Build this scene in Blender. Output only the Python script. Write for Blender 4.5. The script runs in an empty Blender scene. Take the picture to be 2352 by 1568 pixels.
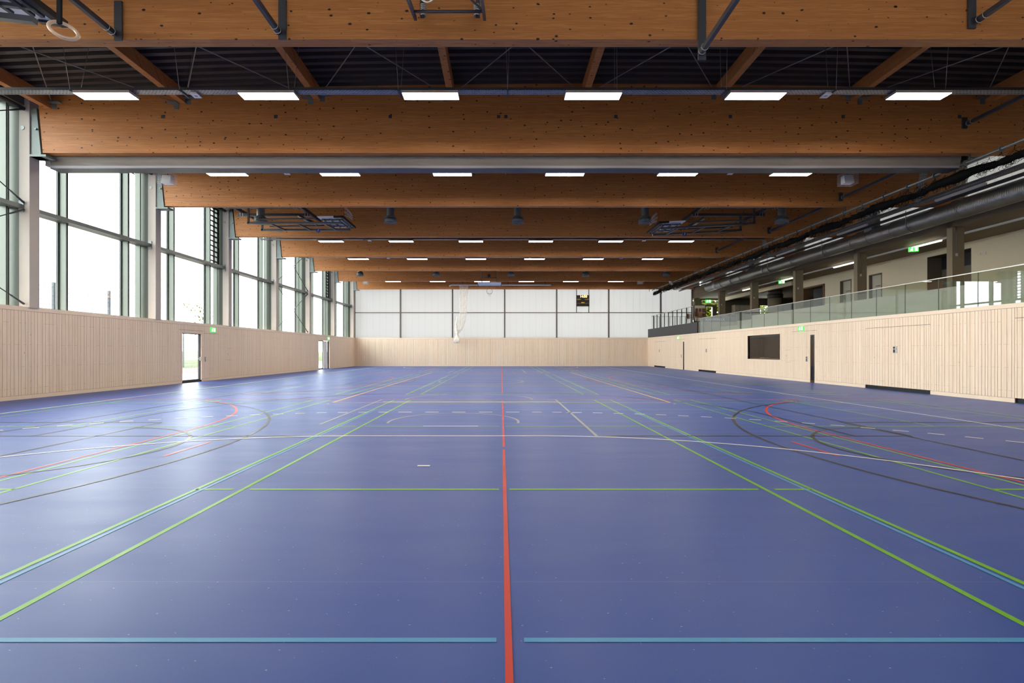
import bpy, math, random
from mathutils import Vector, Matrix
random.seed(7)
sc = bpy.context.scene
COL = sc.collection
PI = math.pi
CAMZ = 1.356

# ------------------------------------------------------------------ helpers
def lin(c):
    out = []
    for v in c[:3]:
        v = v / 255.0
        out.append(v / 12.92 if v <= 0.04045 else ((v + 0.055) / 1.055) ** 2.4)
    return (out[0], out[1], out[2], 1.0)

def newmat(name):
    m = bpy.data.materials.new(name)
    m.use_nodes = True
    nt = m.node_tree
    for n in list(nt.nodes):
        nt.nodes.remove(n)
    out = nt.nodes.new('ShaderNodeOutputMaterial')
    return m, nt, out

class NT:
    """small node helper"""
    def __init__(s, nt): s.nt = nt
    def n(s, t, **kw):
        nd = s.nt.nodes.new(t)
        for k, v in kw.items():
            setattr(nd, k, v)
        return nd
    def l(s, a, b): s.nt.links.new(a, b)
    def val(s, sock, v):
        if hasattr(v, 'is_output') or hasattr(v, 'links'):
            s.l(v, sock)
        else:
            sock.default_value = v
    def math(s, op, a, b=0.0, c=None, clamp=False):
        nd = s.n('ShaderNodeMath', operation=op, use_clamp=clamp)
        s.val(nd.inputs[0], a); s.val(nd.inputs[1], b)
        if c is not None: s.val(nd.inputs[2], c)
        return nd.outputs[0]
    def mix(s, f, a, b):
        nd = s.n('ShaderNodeMix', data_type='RGBA')
        s.val(nd.inputs[0], f); s.val(nd.inputs[6], a); s.val(nd.inputs[7], b)
        return nd.outputs[2]
    def noise(s, vec, scale, detail=3.0, rough=0.5):
        nd = s.n('ShaderNodeTexNoise')
        s.l(vec, nd.inputs['Vector']); nd.inputs['Scale'].default_value = scale
        nd.inputs['Detail'].default_value = detail; nd.inputs['Roughness'].default_value = rough
        return nd.outputs['Fac']
    def ramp(s, f, p0, p1, c0=(0, 0, 0, 1), c1=(1, 1, 1, 1)):
        nd = s.n('ShaderNodeValToRGB')
        s.l(f, nd.inputs[0])
        e = nd.color_ramp.elements
        e[0].position = p0; e[0].color = c0; e[1].position = p1; e[1].color = c1
        return nd.outputs['Color']
    def pos(s):
        return s.n('ShaderNodeNewGeometry').outputs['Position']
    def scale(s, v, sx, sy, sz):
        nd = s.n('ShaderNodeVectorMath', operation='MULTIPLY')
        s.l(v, nd.inputs[0]); nd.inputs[1].default_value = (sx, sy, sz)
        return nd.outputs[0]
    def sep(s, v):
        nd = s.n('ShaderNodeSeparateXYZ'); s.l(v, nd.inputs[0]); return nd.outputs
    def comb(s, x, y, z):
        nd = s.n('ShaderNodeCombineXYZ')
        s.val(nd.inputs[0], x); s.val(nd.inputs[1], y); s.val(nd.inputs[2], z); return nd.outputs[0]
    def bsdf(s, col, rough=0.5, metal=0.0, spec=0.5):
        nd = s.n('ShaderNodeBsdfPrincipled')
        s.val(nd.inputs['Base Color'], col); s.val(nd.inputs['Roughness'], rough)
        s.val(nd.inputs['Metallic'], metal); s.val(nd.inputs['Specular IOR Level'], spec)
        return nd
    def bump(s, h, strength, dist, b):
        nd = s.n('ShaderNodeBump'); s.l(h, nd.inputs['Height'])
        nd.inputs['Strength'].default_value = strength; nd.inputs['Distance'].default_value = dist
        s.l(nd.outputs[0], b.inputs['Normal'])

def plain(name, rgb, rough=0.5, metal=0.0, spec=0.5, vary=0.10, vs=6.0):
    m, nt, out = newmat(name); N = NT(nt)
    c = lin(rgb)
    f = N.noise(N.pos(), vs, 4.0)
    lo = tuple(v * (1 - vary) for v in c[:3]) + (1,)
    hi = tuple(min(1, v * (1 + vary)) for v in c[:3]) + (1,)
    b = N.bsdf(N.mix(f, lo, hi), rough, metal, spec)
    N.l(b.outputs[0], out.inputs[0])
    return m

def emit(name, rgb, strength):
    m, nt, out = newmat(name); N = NT(nt)
    e = N.n('ShaderNodeEmission'); e.inputs[0].default_value = lin(rgb); e.inputs[1].default_value = strength
    N.l(e.outputs[0], out.inputs[0])
    return m

# ------------------------------------------------------------------ materials
def mat_glulam():
    m, nt, out = newmat('glued_timber'); N = NT(nt)
    p = N.pos(); x, y, z = N.sep(p)
    row = N.math('FLOOR', N.math('DIVIDE', z, 0.042))
    wn = N.n('ShaderNodeTexWhiteNoise', noise_dimensions='2D')
    N.l(N.comb(row, N.math('FLOOR', N.math('MULTIPLY', y, 0.4)), 0.0), wn.inputs['Vector'])
    seg = N.math('FLOOR', N.math('ADD', N.math('DIVIDE', x, 2.6), N.math('MULTIPLY', wn.outputs['Value'], 9.0)))
    wn2 = N.n('ShaderNodeTexWhiteNoise', noise_dimensions='3D')
    N.l(N.comb(row, seg, N.math('FLOOR', N.math('MULTIPLY', y, 0.4))), wn2.inputs['Vector'])
    tone = wn2.outputs['Value']
    grain = N.noise(N.scale(p, 1.4, 18.0, 42.0), 1.6, 6.0, 0.62)
    base = N.mix(tone, lin((184, 121, 66)), lin((208, 145, 82)))
    base = N.mix(N.ramp(grain, 0.36, 0.72), lin((168, 106, 58)), base)
    streak = N.noise(N.scale(p, 0.35, 5.0, 24.0), 1.0, 3.0, 0.6)
    base = N.mix(N.math('MULTIPLY', N.ramp(streak, 0.60, 0.80), 0.45), base, lin((150, 96, 52)))
    # knots
    vo = N.n('ShaderNodeTexVoronoi', voronoi_dimensions='2D', feature='F1')
    N.l(N.comb(N.math('MULTIPLY', x, 2.9), N.math('MULTIPLY', N.math('ADD', z, N.math('MULTIPLY', y, 1.13)), 4.6), 0.0), vo.inputs['Vector']); vo.inputs['Scale'].default_value = 1.0
    cs = N.n('ShaderNodeSeparateColor'); N.l(vo.outputs['Color'], cs.inputs[0])
    rad = N.math('MULTIPLY', N.math('MAXIMUM', N.math('SUBTRACT', cs.outputs[0], 0.12), 0.0), 0.125)
    wob = N.math('MULTIPLY', N.math('SUBTRACT', N.noise(p, 24.0, 2.0), 0.5), 0.06)
    k = N.math('SUBTRACT', rad, N.math('ADD', vo.outputs['Distance'], wob))
    kf = N.math('MULTIPLY', k, 34.0, clamp=True)
    col = N.mix(kf, base, lin((48, 25, 12)))
    halo = N.math('MULTIPLY', N.math('ADD', k, 0.05), 9.0, clamp=True)
    col = N.mix(N.math('MULTIPLY', N.math('SUBTRACT', halo, kf, clamp=True), 0.35), col, lin((140, 84, 44)))
    b = N.bsdf(col, 0.55, 0.0, 0.35)
    N.bump(grain, 0.15, 0.01, b)
    N.l(b.outputs[0], out.inputs[0])
    return m

def mat_board(name, a, b_, knots=True, long='z'):
    m, nt, out = newmat(name); N = NT(nt)
    p = N.pos(); x, y, z = N.sep(p)
    tn = N.noise(N.scale(p, 8.5, 8.5, 0.12), 1.0, 1.0)
    grain = N.noise(N.scale(p, 26.0, 26.0, 1.2), 1.0, 5.0, 0.6)
    c = N.mix(N.ramp(tn, 0.35, 0.65), lin(a), lin(b_))
    c2 = N.mix(N.math('MULTIPLY', N.ramp(grain, 0.45, 0.75), 0.22), c, lin((176, 146, 118)))
    vo = N.n('ShaderNodeTexVoronoi', voronoi_dimensions='3D', feature='F1')
    N.l(N.scale(p, 5.0, 5.0, 2.4), vo.inputs['Vector']); vo.inputs['Scale'].default_value = 1.0
    cs = N.n('ShaderNodeSeparateColor'); N.l(vo.outputs['Color'], cs.inputs[0])
    rad = N.math('MULTIPLY', N.math('MAXIMUM', N.math('SUBTRACT', cs.outputs[1], 0.45), 0.0), 0.16)
    kf = N.math('MULTIPLY', N.math('SUBTRACT', rad, vo.outputs['Distance']), 25.0, clamp=True)
    c2 = N.mix(N.math('MULTIPLY', kf, 0.6), c2, lin((128, 96, 68)))
    # rows of nail heads
    row = N.math('ABSOLUTE', N.math('SUBTRACT', N.math('FRACT', N.math('DIVIDE', z, 0.62)), 0.5))
    fine = N.noise(N.scale(p, 14.0, 14.0, 2.0), 1.0, 0.0)
    nf = N.math('MULTIPLY', N.math('LESS_THAN', row, 0.006), N.math('GREATER_THAN', fine, 0.56))
    c2 = N.mix(N.math('MULTIPLY', nf, 0.45), c2, lin((110, 90, 76)))
    b = N.bsdf(c2, 0.55, 0.0, 0.3)
    N.bump(grain, 0.1, 0.004, b)
    N.l(b.outputs[0], out.inputs[0])
    return m

def mat_floor():
    m, nt, out = newmat('blue_linoleum'); N = NT(nt)
    p = N.pos(); x, y, z = N.sep(p)
    cloud = N.noise(p, 0.9, 5.0, 0.6)
    c = N.mix(cloud, lin((46, 75, 148)), lin((51, 81, 156)))
    fine = N.noise(p, 75.0, 3.0, 0.7)
    c = N.mix(N.math('MULTIPLY', N.ramp(fine, 0.35, 0.7), 0.35), c, lin((41, 68, 141)))
    vo = N.n('ShaderNodeTexVoronoi', voronoi_dimensions='2D', feature='F1')
    N.l(N.scale(p, 9.0, 16.0, 1.0), vo.inputs['Vector']); vo.inputs['Scale'].default_value = 1.0
    cs = N.n('ShaderNodeSeparateColor'); N.l(vo.outputs['Color'], cs.inputs[0])
    rad = N.math('MULTIPLY', N.math('MAXIMUM', N.math('SUBTRACT', cs.outputs[0], 0.5), 0.0), 0.11)
    fl = N.math('MULTIPLY', N.math('SUBTRACT', rad, vo.outputs['Distance']), 60.0, clamp=True)
    flc = N.mix(N.math('GREATER_THAN', cs.outputs[1], 0.45), lin((60, 60, 90)), lin((176, 176, 200)))
    c = N.mix(N.math('MULTIPLY', fl, 0.6), c, flc)
    sm = N.math('ABSOLUTE', N.math('SUBTRACT', N.math('FRACT', N.math('DIVIDE', N.math('ADD', y, -2.81 + 0.97), 1.94)), 0.5))
    sf = N.math('MULTIPLY', N.math('LESS_THAN', sm, 0.0011), 0.35)
    c = N.mix(sf, c, lin((132, 128, 150)))
    rn = N.noise(N.scale(p, 0.5, 2.2, 1.0), 1.2, 5.0, 0.65)
    rough = N.math('ADD', 0.33, N.math('MULTIPLY', rn, 0.16))
    b = N.bsdf(c, rough, 0.0, 0.26)
    bn = N.noise(N.scale(p, 1.0, 1.0, 1.0), 28.0, 3.0, 0.6)
    N.bump(bn, 0.05, 0.004, b)
    N.l(b.outputs[0], out.inputs[0])
    return m

def mat_line(name, rgb):
    m, nt, out = newmat(name); N = NT(nt)
    p = N.pos()
    n1 = N.noise(p, 0.8, 4.0, 0.6)
    c = lin(rgb)
    col = N.mix(n1, tuple(v * 0.92 for v in c[:3]) + (1,), c)
    rough = N.math('ADD', 0.27, N.math('MULTIPLY', N.noise(p, 1.7, 2.0), 0.26))
    b = N.bsdf(col, rough, 0.0, 0.32)
    N.l(b.outputs[0], out.inputs[0])
    return m

def mat_glass(name, tint=(1, 1, 1), refl=1.0, ior=1.5, rough=0.0):
    m, nt, out = newmat(name); N = NT(nt)
    t = N.n('ShaderNodeBsdfTransparent'); t.inputs[0].default_value = tuple(tint) + (1,)
    g = N.n('ShaderNodeBsdfGlossy'); g.inputs['Roughness'].default_value = rough
    fr = N.n('ShaderNodeFresnel')
    bf = N.n('ShaderNodeNewGeometry').outputs['Backfacing']       # same reflectance on both faces of the pane
    N.l(N.math('ADD', N.math('MULTIPLY', bf, 1.0 / ior - ior), ior), fr.inputs[0])
    f = N.math('MULTIPLY', fr.outputs[0], refl, clamp=True)
    mx = N.n('ShaderNodeMixShader'); N.l(f, mx.inputs[0]); N.l(t.outputs[0], mx.inputs[1]); N.l(g.outputs[0], mx.inputs[2])
    N.l(mx.outputs[0], out.inputs[0])
    return m

def mat_poly(axis, k=1.0):
    """translucent polycarbonate panels with vertical joints every 0.6 m"""
    m, nt, out = newmat('polycarbonate_' + axis if k == 1.0 else 'clearer_polycarbonate'); N = NT(nt)
    p = N.pos(); o = N.sep(p)
    a = o[0] if axis == 'x' else o[1]
    j = N.math('ABSOLUTE', N.math('SUBTRACT', N.math('FRACT', N.math('DIVIDE', N.math('ADD', a, 100.0 - 0.3 + 0.3), 0.6035)), 0.5))
    jf = N.math('MULTIPLY', N.math('GREATER_THAN', j, 0.478), 0.42)
    col = N.mix(jf, (0.33 * k, 0.326 * k, 0.32 * k, 1), (0.19 * k, 0.19 * k, 0.19 * k, 1))
    tr = N.n('ShaderNodeBsdfTranslucent'); N.l(col, tr.inputs[0])
    df = N.n('ShaderNodeBsdfDiffuse'); df.inputs[0].default_value = (0.55, 0.55, 0.56, 1)
    mx = N.n('ShaderNodeMixShader'); mx.inputs[0].default_value = 0.30
    N.l(tr.outputs[0], mx.inputs[1]); N.l(df.outputs[0], mx.inputs[2])
    N.l(mx.outputs[0], out.inputs[0])
    return m

def mat_tray():
    m, nt, out = newmat('perforated_zinc'); N = NT(nt)
    p = N.pos()
    br = N.n('ShaderNodeTexBrick'); N.l(N.scale(p, 1.0, 1.0, 1.0), br.inputs['Vector'])
    br.inputs['Scale'].default_value = 11.0
    br.inputs['Mortar Size'].default_value = 0.045; br.inputs['Brick Width'].default_value = 0.9; br.inputs['Row Height'].default_value = 0.45
    br.inputs['Color1'].default_value = lin((70, 70, 72)); br.inputs['Color2'].default_value = lin((110, 110, 112))
    br.inputs['Mortar'].default_value = lin((205, 205, 205))
    b = N.bsdf(br.outputs['Color'], 0.35, 0.6, 0.5)
    N.l(b.outputs[0], out.inputs[0])
    return m

def mat_duct():
    m, nt, out = newmat('spiral_duct_zinc'); N = NT(nt)
    p = N.pos(); x, y, z = N.sep(p)
    w = N.math('SINE', N.math('MULTIPLY', N.math('ADD', y, N.math('MULTIPLY', z, 0.06)), 2 * PI / 0.11))
    n1 = N.noise(p, 3.0, 4.0)
    c = N.mix(n1, lin((140, 140, 138)), lin((164, 164, 162)))
    b = N.bsdf(c, 0.30, 0.85, 0.5)
    N.bump(N.math('POWER', N.math('ABSOLUTE', w), 6.0), 0.5, 0.012, b)
    N.l(b.outputs[0], out.inputs[0])
    return m

def mat_leaf(name, a, b_):
    m, nt, out = newmat(name); N = NT(nt)
    n1 = N.noise(N.pos(), 9.0, 2.0)
    c = N.mix(n1, lin(a), lin(b_))
    d = N.n('ShaderNodeBsdfDiffuse'); N.l(c, d.inputs[0])
    t = N.n('ShaderNodeBsdfTranslucent'); N.l(c, t.inputs[0])
    mx = N.n('ShaderNodeMixShader'); mx.inputs[0].default_value = 0.4
    N.l(d.outputs[0], mx.inputs[1]); N.l(t.outputs[0], mx.inputs[2]); N.l(mx.outputs[0], out.inputs[0])
    return m

def mat_concrete(name, rgb):
    m, nt, out = newmat(name); N = NT(nt)
    p = N.pos()
    a = N.noise(p, 1.3, 6.0, 0.65); f = N.noise(p, 40.0, 2.0)
    c = lin(rgb)
    col = N.mix(a, tuple(v * .84 for v in c[:3]) + (1,), tuple(min(1, v * 1.12) for v in c[:3]) + (1,))
    col = N.mix(N.math('MULTIPLY', N.ramp(f, 0.62, 0.8), 0.3), col, tuple(v * .6 for v in c[:3]) + (1,))
    b = N.bsdf(col, 0.7, 0.0, 0.3); N.l(b.outputs[0], out.inputs[0])
    return m

M = {}
M['glulam'] = mat_glulam()
M['board'] = mat_board('whitewashed_spruce', (234, 211, 186), (239, 218, 195))
M['trimwood'] = plain('whitewashed_trim', (234, 213, 190), 0.5, 0, 0.3, 0.05)
M['slatdark'] = mat_board('brown_slats', (98, 80, 62), (108, 90, 70))
M['felt'] = plain('dark_brown_backing', (74, 58, 46), 0.9, 0, 0.1)
M['floor'] = mat_floor()
M['glass'] = mat_glass('window_glass', (0.96, 0.985, 0.97), 0.9)
M['glassrail'] = mat_glass('balustrade_glass', (0.84, 0.91, 0.86), 1.7)
M['glasspale'] = mat_glass('strip_glass', (0.86, 0.84, 0.80), 1.0)
M['glassdark'] = mat_glass('tinted_glass', (0.62, 0.60, 0.56), 1.0)
M['polyx'] = mat_poly('x'); M['polyy'] = mat_poly('y'); M['polyn'] = mat_poly('x', 1.4)
M['tray'] = mat_tray(); M['duct'] = mat_duct()
M['zinc'] = plain('galvanised_steel', (122, 128, 128), 0.45, 0.5, 0.5, 0.16, 9)
M['bracket'] = plain('galvanised_bracket', (118, 126, 124), 0.55, 0.3, 0.4, 0.18, 5)
M['steel'] = plain('dark_grey_steel', (72, 73, 78), 0.42, 0.25, 0.5)
M['black'] = plain('black_paint', (17, 17, 19), 0.5, 0, 0.4)
M['anthracite'] = plain('anthracite_panel', (52, 51, 54), 0.5, 0, 0.4, 0.08)
M['fin'] = plain('grey_green_aluminium', (90, 96, 87), 0.4, 0.2, 0.5, 0.05)
M['findark'] = plain('dark_mullion_gasket', (60, 66, 64), 0.5)
M['mull'] = plain('brown_grey_mullion', (92, 84, 78), 0.5)
M['deck'] = plain('dark_grey_sheet_metal', (72, 68, 66), 0.45, 0.3, 0.5, 0.08)
M['concrete'] = mat_concrete('smooth_concrete', (132, 118, 98))
M['concretel'] = mat_concrete('pale_concrete', (186, 176, 168))
M['white'] = plain('white_plaster', (208, 195, 172), 0.8, 0, 0.2, 0.03)
M['whitep'] = plain('white_paint', (228, 228, 228), 0.45, 0, 0.4, 0.03)
M['curtain'] = plain('taupe_curtain_vinyl', (126, 119, 113), 0.55, 0, 0.3, 0.06, 2)
M['curtainb'] = plain('lilac_grey_bar', (140, 137, 146), 0.4, 0, 0.4, 0.04)
M['greydoor'] = plain('grey_door_leaf', (176, 170, 158), 0.5, 0, 0.4, 0.03)
M['doorframe'] = plain('brown_grey_door_frame', (98, 88, 78), 0.5)
M['brownwood'] = plain('red_brown_wood', (100, 70, 52), 0.5, 0, 0.4, 0.15, 4)
M['navy'] = plain('navy_badge_unlit_room', (16, 18, 30), 0.5)  # badge colour, also the painted dark of unlit gallery openings
M['lamp'] = emit('lamp_diffuser', (255, 244, 226), 27.0)
M['tube'] = emit('tube_light', (255, 240, 208), 3.0)
M['lamphousing'] = plain('lamp_housing', (196, 190, 186), 0.45, 0.1, 0.4, 0.03)
M['exitgreen'] = emit('exit_green', (60, 190, 70), 1.0)
M['exitwhite'] = emit('exit_white', (250, 255, 250), 1.4)
M['led'] = emit('led_digits', (255, 178, 90), 3.2)
M['yellow'] = plain('yellow_print', (190, 150, 50), 0.5)
M['ring'] = plain('pale_wooden_ring', (222, 190, 160), 0.4, 0, 0.5, 0.05)
M['strap'] = plain('navy_webbing', (14, 14, 22), 0.8, 0, 0.2)
M['orange'] = plain('red_hoop_paint', (170, 40, 26), 0.4)
M['netw'] = plain('white_net_cord', (232, 226, 216), 0.8, 0, 0.2, 0.05)
M['netb'] = plain('black_net_cord', (10, 10, 10), 0.8, 0, 0.1)
M['blue'] = plain('blue_badge', (34, 52, 130), 0.4)
M['hoopred'] = plain('red_badge', (170, 60, 60), 0.4)
M['plate'] = plain('brushed_lock_plate', (196, 196, 190), 0.3, 0.7, 0.5, 0.04)
M['paving'] = plain('pale_paving', (120, 116, 114), 0.8)
M['track'] = plain('red_running_track', (84, 46, 42), 0.9)
M['grass'] = plain('mown_grass', (54, 66, 28), 0.95, 0, 0.1, 0.3, 2)
M['meadow'] = plain('dry_meadow', (76, 75, 58), 0.95, 0, 0.1, 0.25, 0.6)
M['fencesteel'] = plain('grey_blue_fence_post', (62, 67, 72), 0.5)
M['fencewire'] = plain('pale_fence_wire', (140, 143, 146), 0.5)
M['wire'] = plain('thin_steel_wire', (150, 148, 146), 0.4, 0.5, 0.5)
M['bark'] = plain('tree_bark', (104, 88, 70), 0.9)
M['leafy'] = mat_leaf('yellow_green_leaves', (92, 92, 14), (54, 66, 12))
M['leafg'] = mat_leaf('olive_leaves', (84, 88, 42), (104, 94, 44))
M['paper'] = plain('paper_notices', (196, 186, 170), 0.7, 0, 0.2, 0.3, 14)
M['chair'] = plain('brown_seat_shell', (122, 84, 62), 0.5)
LINE = {'red': (206, 44, 28), 'green': (112, 178, 4), 'white': (238, 232, 224), 'black': (34, 30, 24),
        'blue': (66, 146, 192), 'yellow': (226, 176, 84), 'grey': (150, 150, 150)}  # grey is black line paint with the floor glare put into it
for k, v in LINE.items():
    M['l_' + k] = mat_line('court_line_' + k, v)

# ------------------------------------------------------------------ mesh builder
class MB:
    def __init__(s): s.v = []; s.f = []; s.mi = []; s.cur = 0; s.smooth = []
    def _add(s, vs, fs, sm=False):
        o = len(s.v); s.v += [tuple(v) for v in vs]
        for f in fs:
            s.f.append(tuple(o + i for i in f)); s.mi.append(s.cur); s.smooth.append(sm)
        return s
    def box(s, x0, x1, y0, y1, z0, z1):
        if x0 > x1: x0, x1 = x1, x0
        if y0 > y1: y0, y1 = y1, y0
        if z0 > z1: z0, z1 = z1, z0
        vs = [(x0, y0, z0), (x1, y0, z0), (x1, y1, z0), (x0, y1, z0), (x0, y0, z1), (x1, y0, z1), (x1, y1, z1), (x0, y1, z1)]
        return s._add(vs, [(0, 3, 2, 1), (4, 5, 6, 7), (0, 1, 5, 4), (1, 2, 6, 5), (2, 3, 7, 6), (3, 0, 4, 7)])
    def bar(s, p0, p1, w, h, up=(0, 0, 1)):
        p0 = Vector(p0); p1 = Vector(p1); d = (p1 - p0).normalized(); u = Vector(up)
        if abs(d.dot(u)) > 0.98: u = Vector((1, 0, 0))
        sd = d.cross(u).normalized() * (w / 2); uu = sd.cross(d).normalized() * (h / 2)
        vs = []
        for p in (p0, p1):
            vs += [p - sd - uu, p + sd - uu, p + sd + uu, p - sd + uu]
        return s._add(vs, [(3, 2, 1, 0), (4, 5, 6, 7), (0, 1, 5, 4), (1, 2, 6, 5), (2, 3, 7, 6), (3, 0, 4, 7)])
    def tube(s, p0, p1, r, n=10, r1=None, caps=True):
        p0 = Vector(p0); p1 = Vector(p1); d = (p1 - p0).normalized()
        u = Vector((0, 0, 1)) if abs(d.z) < 0.95 else Vector((1, 0, 0))
        a = d.cross(u).normalized(); b = a.cross(d).normalized()
        r1 = r if r1 is None else r1
        vs = [p0 + (a * math.cos(2 * PI * i / n) + b * math.sin(2 * PI * i / n)) * r for i in range(n)]
        vs += [p1 + (a * math.cos(2 * PI * i / n) + b * math.sin(2 * PI * i / n)) * r1 for i in range(n)]
        s._add(vs, [(i, i + n, (i + 1) % n + n, (i + 1) % n) for i in range(n)], True)
        if caps:
            o = len(s.v) - 2 * n
            s.f.append(tuple(o + i for i in range(n))); s.mi.append(s.cur); s.smooth.append(False)
            s.f.append(tuple(o + n + i for i in reversed(range(n)))); s.mi.append(s.cur); s.smooth.append(False)
        return s
    def path(s, pts, r, n=6, closed=False, rs=None):
        pts = [Vector(p) for p in pts]; N_ = len(pts); rings = []
        for i, p in enumerate(pts):
            if closed: d = pts[(i + 1) % N_] - pts[i - 1]
            else: d = pts[min(i + 1, N_ - 1)] - pts[max(i - 1, 0)]
            d.normalize()
            u = Vector((0, 0, 1)) if abs(d.z) < 0.9 else Vector((0, 1, 0))
            a = d.cross(u).normalized(); b = a.cross(d).normalized()
            rr = rs[i] if rs else r
            rings.append([p + (a * math.cos(2 * PI * k / n) + b * math.sin(2 * PI * k / n)) * rr for k in range(n)])
        vs = [v for rg in rings for v in rg]; fs = []
        for i in range(N_ if closed else N_ - 1):
            j = (i + 1) % N_
            for k in range(n):
                fs.append((i * n + k, j * n + k, j * n + (k + 1) % n, i * n + (k + 1) % n))
        if not closed:
            fs.append(tuple(range(n))); fs.append(tuple((N_ - 1) * n + k for k in reversed(range(n))))
        return s._add(vs, fs, True)
    def torus(s, c, R, r, axis=(0, 1, 0), n=28, k=8):
        ax = Vector(axis).normalized(); u = Vector((0, 0, 1)) if abs(ax.z) < 0.9 else Vector((1, 0, 0))
        a = ax.cross(u).normalized(); b = a.cross(ax).normalized(); c = Vector(c)
        vs = []
        for i in range(n):
            t = 2 * PI * i / n; rad = a * math.cos(t) + b * math.sin(t)
            for j in range(k):
                q = 2 * PI * j / k
                vs.append(c + rad * (R + r * math.cos(q)) + ax * (r * math.sin(q)))
        fs = [(i * k + j, ((i + 1) % n) * k + j, ((i + 1) % n) * k + (j + 1) % k, i * k + (j + 1) % k) for i in range(n) for j in range(k)]
        return s._add(vs, fs, True)
    def prism(s, poly, axis, a0, a1):
        """poly: list of 2D points in the plane orthogonal to axis (x: (y,z); y: (x,z); z: (x,y))"""
        n = len(poly); vs = []
        for a in (a0, a1):
            for p in poly:
                vs.append({'x': (a, p[0], p[1]), 'y': (p[0], a, p[1]), 'z': (p[0], p[1], a)}[axis])
        fs = [tuple(range(n)), tuple(range(2 * n - 1, n - 1, -1))]
        fs += [(i, i + n, (i + 1) % n + n, (i + 1) % n) for i in range(n)]
        return s._add(vs, fs)
    def quad(s, a, b, c, d): return s._add([a, b, c, d], [(0, 1, 2, 3)])
    def build(s, name, mats, parent=None):
        if not isinstance(mats, (list, tuple)): mats = [mats]
        me = bpy.data.meshes.new(name)
        if parent is None:
            xs = [v[0] for v in s.v]; ys = [v[1] for v in s.v]; zs = [v[2] for v in s.v]
            org = Vector(((min(xs) + max(xs)) / 2, (min(ys) + max(ys)) / 2, min(zs)))
        else:
            org = worldloc(parent)
        me.from_pydata([(v[0] - org.x, v[1] - org.y, v[2] - org.z) for v in s.v], [], s.f)
        for m in mats: me.materials.append(m)
        me.polygons.foreach_set('material_index', s.mi); me.polygons.foreach_set('use_smooth', s.smooth)
        me.update()
        bm_fix(me)
        o = bpy.data.objects.new(name, me); COL.objects.link(o)
        if parent is None: o.location = org
        else: o.parent = parent
        return o

import bmesh
def bm_fix(me):
    bm = bmesh.new(); bm.from_mesh(me)
    bmesh.ops.recalc_face_normals(bm, faces=bm.faces)
    bm.to_mesh(me); bm.free()

def worldloc(o):
    v = Vector(o.location)
    while o.parent is not None:
        o = o.parent; v = v + Vector(o.location)
    return v

def tag(o, label, cat, group=None, kind=None):
    if label: o['label'] = label
    if cat: o['category'] = cat
    if group: o['group'] = group
    if kind: o['kind'] = kind
    return o

def thing(name, label, cat, loc, group=None):
    o = bpy.data.objects.new(name, None); COL.objects.link(o)
    o.location = loc; o.empty_display_size = 0.2
    return tag(o, label, cat, group)

def struct(name, mb, mats, parent=None, label=None):
    o = mb.build(name, mats, parent)
    if parent is None: o['kind'] = 'structure'
    if label: o['label'] = label
    return o

def kids(o): return [c for c in bpy.data.objects if c.parent == o]

def dup(root, loc, label=None, group=None):
    r = root.copy(); COL.objects.link(r); r.location = loc
    if label: r['label'] = label
    if group: r['group'] = group
    for ch in [c for c in root.children]:
        c = ch.copy(); COL.objects.link(c); c.parent = r
        for g in [q for q in ch.children]:
            d = g.copy(); COL.objects.link(d); d.parent = c
    return r

def text_mesh(txt, size, name, mat, parent, origin, right, up, depth=0.004, align='CENTER'):
    cu = bpy.data.curves.new(name, 'FONT'); cu.body = txt; cu.size = size; cu.extrude = depth / 2
    cu.align_x = align; cu.align_y = 'CENTER'
    to = bpy.data.objects.new(name + '_tmp', cu); COL.objects.link(to)
    dg = bpy.context.evaluated_depsgraph_get(); dg.update()
    me = bpy.data.meshes.new_from_object(to.evaluated_get(dg))
    bpy.data.objects.remove(to)
    r = Vector(right).normalized(); u = Vector(up).normalized(); n = r.cross(u)
    org = Vector(origin) - (worldloc(parent) if parent else Vector((0, 0, 0)))
    for v in me.vertices:
        c = v.co.copy(); v.co = org + r * c.x + u * c.y + n * c.z
    me.materials.clear(); me.materials.append(mat)
    o = bpy.data.objects.new(name, me); COL.objects.link(o)
    if parent: o.parent = parent
    return o

ORD = ['first', 'second', 'third', 'fourth', 'fifth', 'sixth', 'seventh', 'eighth', 'ninth', 'tenth', 'eleventh', 'twelfth',
       'thirteenth', 'fourteenth', 'fifteenth', 'sixteenth', 'seventeenth', 'eighteenth']

# ------------------------------------------------------------------ layout
XL, XR = -13.6, 13.6           # hall side walls
Y0, Y1 = -0.85, 44.2           # near and far walls
WH = 2.637                     # height of the wooden wall
BEAM_Y = [8.74 + 5.0 * i for i in range(8)]      # front faces of the roof beams
BT = 0.22                      # beam thickness
BB = 5.72 + CAMZ               # underside of the beams
def roofz(x): return 9.07 - 0.37 * ((x - 2.45) / 15.8) ** 2
XCOL = 17.73                   # gallery column line

# ------------------------------------------------------------------ floor and court lines
floor = struct('floor', MB().box(XL - 0.1, XR + 0.1, Y0, Y1 + 0.05, -0.1, 0.0), M['floor'])

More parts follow.
